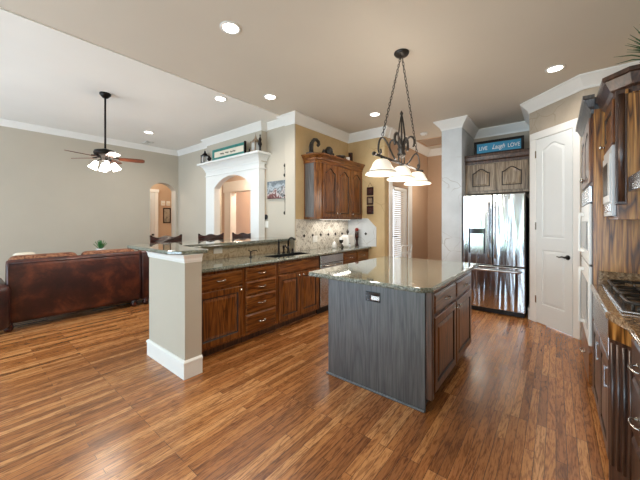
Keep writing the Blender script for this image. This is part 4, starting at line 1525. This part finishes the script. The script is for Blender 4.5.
for s in (-1, 1):
    pts = [(0, s * 0.42, Zb + 0.19)]
    pts = bez([(0, s * 0.14, Zb + 0.02), (0, s * 0.24, Zb + 0.04), (0, s * 0.33, Zb + 0.19), (0, s * 0.42, Zb + 0.23), (0, s * 0.50, Zb + 0.16), (0, s * 0.50, Zb + 0.05)])
    pts += bez([(0, s * 0.50, Zb + 0.05), (0, s * 0.49, Zb + 0.0), (0, s * 0.44, Zb + 0.01), (0, s * 0.435, Zb + 0.05), (0, s * 0.46, Zb + 0.06)], 8)[1:]
    MB().tube(pts, 0.009, 8).build('scroll_arm', 'iron', r)
# central fleur spire
mb = MB().tube([(0, 0, Zb - 0.04), (0, 0, Zb + 0.53)], 0.007, 8)
mb.lathe([(0, 0.54), (0.018, 0.51), (0.010, 0.49), (0.016, 0.465), (0.01, 0.45)], (0, 0, Zb), 12)
for k in range(6):
    a = k * PI / 3
    p = [(0.010, 0.47), (0.022, 0.40), (0.036, 0.28), (0.034, 0.17), (0.016, 0.1)]
    mb.tube([(math.cos(a) * q_, math.sin(a) * q_, Zb + z) for q_, z in p], 0.0055, 6)
mb.lathe([(0.02, 0.06), (0.045, 0.09), (0.03, 0.13), (0.045, 0.15), (0.02, 0.18)], (0, 0, Zb), 14)
for s in (-1, 1):
    mb.tube(bez([(0, 0, Zb + 0.10), (0, s * 0.04, Zb + 0.30), (0, s * 0.16, Zb + 0.36), (0, s * 0.18, Zb + 0.22), (0, s * 0.15, Zb + 0.16)], 14), [0.012] * 6 + [0.014] * 6 + [0.015, 0.016, 0.014], 8)
    mb.tube(bez([(0, 0, Zb + 0.10), (s * 0.04, 0, Zb + 0.28), (s * 0.13, 0, Zb + 0.32), (s * 0.15, 0, Zb + 0.2), (s * 0.12, 0, Zb + 0.15)], 14), [0.010] * 15, 8)
    mb.tube(bez([(0, 0, Zb + 0.08), (0, s * 0.08, Zb + 0.12), (0, s * 0.1, Zb + 0.02), (0, s * 0.03, Zb - 0.02)], 10), 0.008, 6)
mb.build('spire', 'iron', r)
for s in (-1, 0, 1):
    y = s * 0.435
    h = MB().tube([(0, y, Zb), (0, y, Zb - 0.025)], 0.012, 8).lathe([(0.012, -0.02), (0.03, -0.03), (0.032, -0.05)], (0, y, Zb), 14)
    h.build('socket', 'iron', r)
    prof = [(0.032, -0.026), (0.055, -0.034), (0.078, -0.06), (0.092, -0.095), (0.112, -0.128), (0.142, -0.152), (0.148, -0.160), (0.146, -0.166), (0.140, -0.158), (0.108, -0.134), (0.086, -0.098), (0.072, -0.064), (0.05, -0.04), (0.0, -0.036)]
    sh_ = MB().lathe([(a, b_ ) for a, b_ in prof], (0, y, Zb), 28, cap0=False, cap1=False).build('shade', 'shade_glow', r)
    MB().tube([(0.1315 * math.cos(2 * PI * k / 28), y + 0.1315 * math.sin(2 * PI * k / 28), Zb - 0.141) for k in range(28)], 0.0035, 6, closed=True).build('rim_line', 'iron', sh_)
    l = bpy.data.lights.new('pendant_bulb', 'POINT')
    l.energy = 20
    l.color = (1, 0.90, 0.78)
    l.shadow_soft_size = 0.17
    o = bpy.data.objects.new('pendant_bulb', l)
    COL.objects.link(o)
    o.location = (-1.22, 2.84 + y, 2.0 - 0.10)

# ---------------------------------------------------------------- ceiling fan
fxy = (-4.67, 1.26)
r = thing('ceiling_fan', 'bronze ceiling fan with lit bell lamps on a long rod in the living room', 'ceiling fan', (fxy[0], fxy[1], HL))
zf = 2.32 - HL
MB().lathe([(0.065, 0), (0.065, -0.02), (0.03, -0.06), (0.014, -0.065)], n=20).build('canopy', 'bronze', r)
MB().tube([(0, 0, -0.06), (0, 0, zf + 0.04)], 0.012, 10).build('rod', 'bronze', r)
MB().lathe([(0.02, 0.06), (0.05, 0.05), (0.12, 0.03), (0.13, 0.0), (0.12, -0.03), (0.06, -0.05), (0.05, -0.09), (0.035, -0.1)], (0, 0, zf), 24).build('motor', 'bronze', r)
fr = Vector((-0.626, 0.780)); rt = Vector((0.780, 0.626))
for k in range(5):
    a = R(33 + 72 * k)
    d_ = rt * math.cos(a) + fr * math.sin(a)
    n_ = Vector((-d_.y, d_.x))
    zb = zf - 0.05
    arm = MB().tube([(d_.x * 0.08, d_.y * 0.08, zb), (d_.x * 0.17, d_.y * 0.17, zb - 0.01)], 0.012, 6).build('blade_arm', 'bronze', r)
    mb = MB()
    out = [(0.15, 0.04), (0.24, 0.05), (0.36, 0.058), (0.43, 0.05), (0.45, 0.03)]
    pl = [(q_, h_) for q_, h_ in out] + [(q_, -h_) for q_, h_ in reversed(out)]
    top, bot = [], []
    for (q_, h_) in pl:
        p = d_ * q_ + n_ * h_
        z = zb - 0.012 - h_ * 0.22
        top.append((p.x, p.y, z + 0.004)); bot.append((p.x, p.y, z - 0.004))
    mb.loops([bot, top])
    mb.build('blade', 'fan_blade', arm)
for k in range(4):
    a = R(45 + 90 * k)
    d_ = rt * math.cos(a) + fr * math.sin(a)
    zl = zf - 0.09
    arm = MB().tube([(d_.x * 0.03, d_.y * 0.03, zl), (d_.x * 0.07, d_.y * 0.07, zl - 0.01), (d_.x * 0.09, d_.y * 0.09, zl - 0.04)], 0.009, 8).build('lamp_arm', 'bronze', r)
    mb = MB()
    prof = [(0.018, 0), (0.028, -0.018), (0.035, -0.055), (0.052, -0.105), (0.047, -0.103), (0.0, -0.05)]
    mb.lathe(prof, (0, 0, 0), 16, cap0=True, cap1=False)
    ax = Vector((-d_.y, d_.x, 0))
    mt = Matrix.Translation((d_.x * 0.09, d_.y * 0.09, zl - 0.03)) @ Matrix.Rotation(R(-26), 4, ax)
    mb.bm.transform(mt)
    mb.build('lamp_shade', 'fan_glow', arm)
l = bpy.data.lights.new('fan_bulbs', 'POINT')
l.energy = 22
l.color = (1, 0.90, 0.78)
l.shadow_soft_size = 0.2
o = bpy.data.objects.new('fan_bulbs', l)
COL.objects.link(o)
o.location = (fxy[0], fxy[1], 1.98)
# unseen corridor and hall lamps; the nook one is fill added to brighten it
for nm, loc, e in (('corridor_lamp', (-8.0, 2.7, 2.6), 24), ('hall_lamp', (-5.2, 4.1, 2.6), 50), ('hall_lamp', (-6.4, 5.2, 2.6), 60), ('nook_fill', (-1.9, 6.3, 2.1), 9)):
    l = bpy.data.lights.new(nm, 'POINT')
    l.energy = e
    l.color = (1, 0.88, 0.74)
    l.shadow_soft_size = 0.12
    o = bpy.data.objects.new(nm, l)
    COL.objects.link(o)
    o.location = loc

# ---------------------------------------------------------------- sofa with its back to the kitchen (local: -y is the back side, faces away)
def sofa_piece(label, y0, y1, left_arm, right_arm, nseat):
    r = thing('sofa', label, 'sofa', (-5.42, y0, 0), R(90), 'brown leather sectional')
    # local x = world y - y0, local -y = +x (towards the kitchen)
    L_ = y1 - y0
    Rb = 0.05
    mb = MB()
    prof = [(0.03, 0.10), (0.0, 0.16), (-0.005, 0.5), (0.012, 0.82), (0.03, 0.885), (0.07, 0.915), (0.14, 0.905), (0.19, 0.85), (0.22, 0.45), (0.22, 0.10)]
    mb.prism([(a, b_) for a, b_ in prof], 0.0, L_, 'yz', 0.02)
    for f in mb.bm.faces: f.smooth = True
    mb.build('back', 'leather', r)
    MB().box(0.0, L_, 0.22, 0.92, 0.10, 0.30, 0.03, 3).build('seat_base', 'leather', r)
    sw_ = L_ / nseat
    for k in range(nseat):
        MB().box(k * sw_ + 0.01, (k + 1) * sw_ - 0.01, 0.25, 0.95, 0.30, 0.46, 0.05, 4).build('seat_cushion', 'leather', r)
        mb = MB()
        mb.box(k * sw_ + 0.03, (k + 1) * sw_ - 0.025, 0.12, 0.34, 0.50, 0.955, 0.07, 4)
        mb.build('back_cushion', 'sofa_pattern', r)
    for on, x in ((left_arm, -0.17), (right_arm, L_ - 0.03)):
        if on:
            mb = MB()
            mb.box(x, x + 0.2, -0.13, 0.92, 0.06, 0.62, 0.08, 5)
            for f in mb.bm.faces: f.smooth = True
            mb.build('arm', 'leather', r)
    for x in ((0.02 if left_arm else 0.08), L_ - 0.08):
        for y in (0.06, 0.85):
            MB().lathe([(0.03, 0), (0.045, 0.02), (0.05, 0.05), (0.04, 0.085), (0.045, 0.105)], (x, y, 0), 14).build('foot', 'stool_wood', r)
    mb = MB()
    for x in (0.012, L_ - 0.012):
        mb.tube([(x, -0.006, 0.14), (x, -0.012, 0.5), (x, 0.004, 0.82), (x, 0.024, 0.89)], 0.007, 6)
    mb.tube([(0.01, 0.018, 0.872), (L_ - 0.01, 0.018, 0.872)], 0.006, 6)
    mb.build('piping', 'fabric_foot', r)
    return r


sofa_piece('long brown leather sofa section with patterned cushions, its back to the kitchen', 0.42, 1.96, True, False, 2)
sofa_piece('short brown leather sofa section just behind the white pier', 1.98, 2.75, False, True, 1)
r = thing('throw_pillow', 'cream throw pillow at the left end of the brown sofa', 'pillow', (-5.90, 0.63, 0.66), R(90))
mb = MB()
mb.box(-0.12, 0.12, -0.06, 0.06, -0.2, 0.315, 0.055, 4)
mb.build('cover', 'cloth_cream', r)
r = thing('console_table', 'dark wood table in front of the sofa under the potted agave', 'table', (-6.72, 1.74, 0))
MB().box(-0.25, 0.25, -0.4, 0.4, 0.74, 0.78, 0.008).build('tabletop', 'stool_wood', r)
for x in (-0.2, 0.2):
    for y in (-0.35, 0.35):
        MB().box(x - 0.025, x + 0.025, y - 0.025, y + 0.025, 0, 0.74, 0.004).build('leg', 'stool_wood', r)
r = thing('potted_agave', 'green spiky agave showing above the sofa back', 'plant', (-6.72, 1.74, 0.781))
MB().lathe([(0.05, 0), (0.075, 0.10), (0.08, 0.12), (0.07, 0.12), (0.06, 0.1), (0, 0.1)], n=16).build('pot', 'ceramic_white', r)
mb = MB()
for k in range(16):
    a = k * 2.4
    up = 0.35 + 0.075 * k
    L_ = 0.13
    d_ = Vector((math.cos(a) * math.cos(up), math.sin(a) * math.cos(up), math.sin(up)))
    sd = Vector((-math.sin(a), math.cos(a), 0))
    p0 = Vector((0, 0, 0.1)); p1 = p0 + d_ * L_ * 0.5 + Vector((0, 0, 0.02)); p2 = p0 + d_ * L_ + Vector((0, 0, 0.05))
    nn = d_.cross(sd) * 0.006
    L1 = []
    for (p, wv) in ((p0, 0.012), (p1, 0.02), (p2, 0.002)):
        L1.append([p - sd * wv, p - nn, p + sd * wv, p + nn])
    mb.loops(L1)
mb.build('foliage', 'plant_green', r)

# ---------------------------------------------------------------- bar stools on the living room side
r = thing('bar_stool', 'dark red-brown wooden bar stool nearest the white pier', 'bar stool', (-3.97, 1.85, 0), 0, 'bar stools along the raised bar')
mb = MB().box(-0.20, 0.20, -0.20, 0.20, 0.72, 0.77, 0.02, 3)
mb.build('seat', 'stool_wood', r)
for (x, y) in ((0.17, -0.17), (0.17, 0.17)):
    MB().tube([(x, y, 0.73), (x + 0.03, y * 1.12, 0)], [0.022, 0.017], 8).build('leg', 'stool_wood', r)
for y in (-0.18, 0.18):
    MB().tube([(-0.20, y * 1.1, 0), (-0.17, y, 0.73), (-0.20, y, 1.0), (-0.235, y, 1.12)], [0.017, 0.022, 0.02, 0.016], 8).build('leg', 'stool_wood', r)
mb = MB()
for z in (0.25,):
    mb.tube([(0.19, -0.18, z), (0.19, 0.18, z)], 0.012, 8).tube([(-0.19, -0.19, z), (-0.19, 0.19, z)], 0.012, 8)
for y in (-0.185, 0.185):
    mb.tube([(-0.19, y, 0.32), (0.19, y, 0.32)], 0.012, 8)
mb.build('stretcher', 'stool_wood', r)
# shaped top rail
top = []
N = 24
for k in range(N + 1):
    u = -1 + 2 * k / N
    z = 1.205 + 0.012 * math.cos(2 * PI * u) + (0.012 if abs(u) > 0.9 else 0)
    top.append((u * 0.215, z))
pts = top + [(0.205, 1.06), (-0.205, 1.06)]
mb = MB()
Lf = [(-0.235 - 0.02 * (1 - (y / 0.22) ** 2), y, z) for y, z in pts]
Lb = [(x - 0.022, y, z) for x, y, z in Lf]
mb.loops([Lb, Lf])
tr_ = mb.build('top_rail', 'stool_wood', r)
mb = MB()
for y in (-0.07, 0.085):
    mb.lathe([(0.0, 0.004), (0.014, 0.002), (0.016, -0.002)], (-0.252, y, 1.135), 10, axis='x')
mb.build('stud', 'nickel', tr_)
MB().box(-0.225, -0.205, -0.18, 0.18, 0.90, 0.945, 0.006).build('cross_rail', 'stool_wood', r)
stool = r
for (x, y, lb) in ((-3.97, 2.53, 'middle dark red-brown bar stool, in front of the left jamb of the portal'), (-3.97, 3.13, 'dark red-brown bar stool farthest from the white pier, near the sink')):
    c_ = copy_tree(stool)
    c_.location = (x, y, 0)
    c_['label'] = lb

# ---------------------------------------------------------------- portal shelf ornaments
SZ = 2.60
def lantern(r, s=1.0, mat='bronze', roof=True):
    w2 = 0.055 * s
    mb = MB().box(-w2 * 1.2, w2 * 1.2, -w2 * 1.2, w2 * 1.2, 0, 0.02 * s, 0.003)
    for x in (-w2, w2):
        for y in (-w2, w2):
            mb.box(x - 0.007, x + 0.007, y - 0.007, y + 0.007, 0.02 * s, 0.16 * s)
    mb.box(-w2 * 1.2, w2 * 1.2, -w2 * 1.2, w2 * 1.2, 0.16 * s, 0.175 * s)
    mb.build('frame', mat, r)
    MB().box(-w2 * 0.9, w2 * 0.9, -w2 * 0.9, w2 * 0.9, 0.022 * s, 0.158 * s).build('pane', 'clear_glass', r)
    MB().lathe([(w2 * 1.25, 0.175 * s), (w2 * 0.8, 0.21 * s), (w2 * 0.35, 0.235 * s), (w2 * 0.3, 0.26 * s), (w2 * 0.1, 0.28 * s), (0, 0.33 * s)], n=12).build('roof', mat, r)


r = thing('lantern', 'small dark lantern with pointed roof at the left end of the portal shelf', 'lantern', (-5.63, 3.235, SZ + 0.001))
lantern(r, 0.95)
r = thing('bird_figurine', 'little dark bird figurine beside the left lantern on the portal shelf', 'figurine', (-5.47, 3.235, SZ + 0.001))
mb = MB().lathe([(0.02, 0), (0.02, 0.01), (0.006, 0.012), (0.006, 0.03), (0.035, 0.05), (0.04, 0.08), (0.022, 0.10), (0.024, 0.115), (0.012, 0.135), (0, 0.137)], n=12)
mb.tube([(0.02, 0, 0.065), (0.06, 0, 0.085), (0.085, 0, 0.08)], [0.02, 0.015, 0.006], 8)
mb.build('body', 'bronze', r)
r = thing('framed_sign', 'teal framed white sign in the middle of the portal shelf', 'sign', (-4.74, 3.20, SZ + 0.001))
bdw = framed(r, 1.02, 0.20, 0.045, 'teal_paint', 'cloth_cream', 0.03)
mb = MB()
xx = -0.26
rnd = random.Random(5)
for wlen in (0.12, 0.10, 0.16):
    pts = []
    for k in range(24):
        t_ = k / 23
        pts.append((xx + wlen * t_, -0.0135, 0.095 + 0.022 * math.sin(t_ * wlen * 210) * (0.6 + 0.4 * math.sin(k))))
    mb.tube(pts, 0.0035, 5)
    xx += wlen + 0.05
mb.build('script', 'iron', bdw)
MB().box(0.495, 0.525, -0.035, 0.0, 0.0, 0.215, 0.004).build('end_post', 'bronze', r)
r = thing('bird_figurine', 'little dark bird figurine right of the teal framed sign', 'figurine', (-4.135, 3.235, SZ + 0.001))
mb = MB().lathe([(0.02, 0), (0.02, 0.01), (0.008, 0.012), (0.008, 0.02), (0.035, 0.035), (0.038, 0.06), (0.02, 0.075), (0.022, 0.09), (0.010, 0.105), (0, 0.107)], n=12)
mb.tube([(-0.02, 0, 0.045), (-0.045, 0, 0.04), (-0.065, 0, 0.05)], [0.018, 0.014, 0.006], 8)
mb.build('body', 'bronze', r)
r = thing('lantern', 'pale lantern at the right end of the portal shelf', 'lantern', (-4.01, 3.235, SZ + 0.001))
lantern(r, 1.0, 'oak_grey')
r = thing('finial_ornament', 'slim dark finial ornament on the right corner of the portal shelf', 'ornament', (-3.91, 3.25, SZ + 0.001))
MB().lathe([(0.03, 0), (0.03, 0.012), (0.012, 0.03), (0.02, 0.08), (0.035, 0.12), (0.02, 0.17), (0.028, 0.2), (0.008, 0.25), (0.012, 0.27), (0, 0.30)], n=14).build('body', 'bronze', r)

# ---------------------------------------------------------------- things on the living room walls
r = thing('canvas_picture', 'small unframed landscape canvas on the wall between portal and pillar', 'picture', (-3.70, YL - 0.001, 1.80))
MB().box(-0.22, 0.22, -0.035, 0, 0, 0.30, 0.003).build('canvas', 'painting', r)
r = thing('thermostat', 'dark thermostat on the living room wall beside the portal', 'thermostat', (-3.985, YL - 0.001, 1.49))
MB().lathe([(0.045, 0), (0.045, -0.018), (0.036, -0.025), (0, -0.026)], n=20, axis='y').build('body', 'black', r)
MB().lathe([(0.028, -0.0255), (0.0, -0.0275)], n=16, axis='y').build('dial', 'black_gloss', r)
plate('light_switch', 'white light switch plate below the dark thermostat', 'light switch', (-3.985, YL - 0.001, 1.36), 0, 0.12, 0.115, holes=1)
plate('light_switch', 'white light switch on the living room wall left of the portal', 'light switch', (-5.83, YL - 0.001, 1.20), 0, 0.075, 0.115, holes=1)
for (z, h, lb) in ((2.26, 0.17, 'upper narrow dark iron wall ornament half hidden by the pillar'), (1.70, 0.30, 'lower narrow dark iron wall ornament half hidden by the pillar')):
    r = thing('wall_ornament', lb, 'wall decoration', (-3.497, YL - 0.001, z - h / 2))
    mb = MB().tube([(0.0, -0.012, 0), (0.0, -0.012, h)], 0.008, 8)
    mb.lathe([(0, -0.03), (0.022, -0.01), (0.022, 0.02), (0.008, 0.03)], (0, -0.022, 0.0), 10)
    mb.lathe([(0.008, h - 0.03), (0.022, h - 0.02), (0.02, h), (0, h + 0.03)], (0, -0.022, 0.0), 10)
    mb.build('rod', 'iron', r)
    MB().tube(bez([(0, -0.014, h * 0.3), (0.02, -0.014, h * 0.5), (-0.02, -0.014, h * 0.6), (0, -0.014, h * 0.75)], 10), 0.006, 6).build('scrollwork', 'iron', r)
# in the corridor
for (y, lb) in ((3.67, 'left white door chime box on the corridor wall'), (3.81, 'right white door chime box on the corridor wall')):
    r = thing('door_chime', lb, 'door chime', (-8.599, y, 1.92), R(90), 'door chimes in the corridor')
    MB().box(-0.05, 0.05, -0.035, 0, -0.065, 0.065, 0.006).build('housing', 'white_plastic', r)
    MB().box(-0.035, 0.035, -0.038, -0.034, -0.045, 0.01, 0.001).build('grille', 'cloth_cream', r)
r = thing('framed_picture', 'narrow dark framed picture on the corridor wall under the chimes', 'picture', (-8.599, 3.78, 1.36), R(90))
framed(r, 0.21, 0.43, 0.035, 'stool_wood', 'print_grey', 0.02)
# nook chair
r = thing('iron_chair', 'white wrought iron chair standing before the glazed nook door', 'chair', (-2.20, 4.92, 0), R(90))
MB().lathe([(0.0, 0.455), (0.20, 0.455), (0.215, 0.465), (0.2, 0.48), (0, 0.482)], n=24).build('seat', 'white_paint', r)
for (x, y) in ((-0.16, -0.15), (0.16, -0.15), (-0.16, 0.15), (0.16, 0.15)):
    MB().tube([(x, y, 0.46), (x * 1.25, y * 1.25, 0)], 0.011, 8).build('leg', 'white_paint', r)
mb = MB().tube([(-0.18, -0.14, 0.46), (-0.2, -0.17, 0.85), (-0.24, -0.18, 0.98), (-0.2, -0.18, 1.0), (0, -0.19, 0.99), (0.2, -0.18, 1.0), (0.24, -0.18, 0.98), (0.2, -0.17, 0.85), (0.18, -0.14, 0.46)], 0.011, 8)
mb.tube([(-0.2, -0.175, 0.88), (0.2, -0.175, 0.88)], 0.009, 8)
for s in (-1, 1):
    mb.tube(bez([(0, -0.16, 0.5), (s * 0.16, -0.17, 0.6), (s * 0.14, -0.18, 0.85), (0, -0.18, 0.87)], 12), 0.007, 6)
mb.build('backrest', 'white_paint', r)
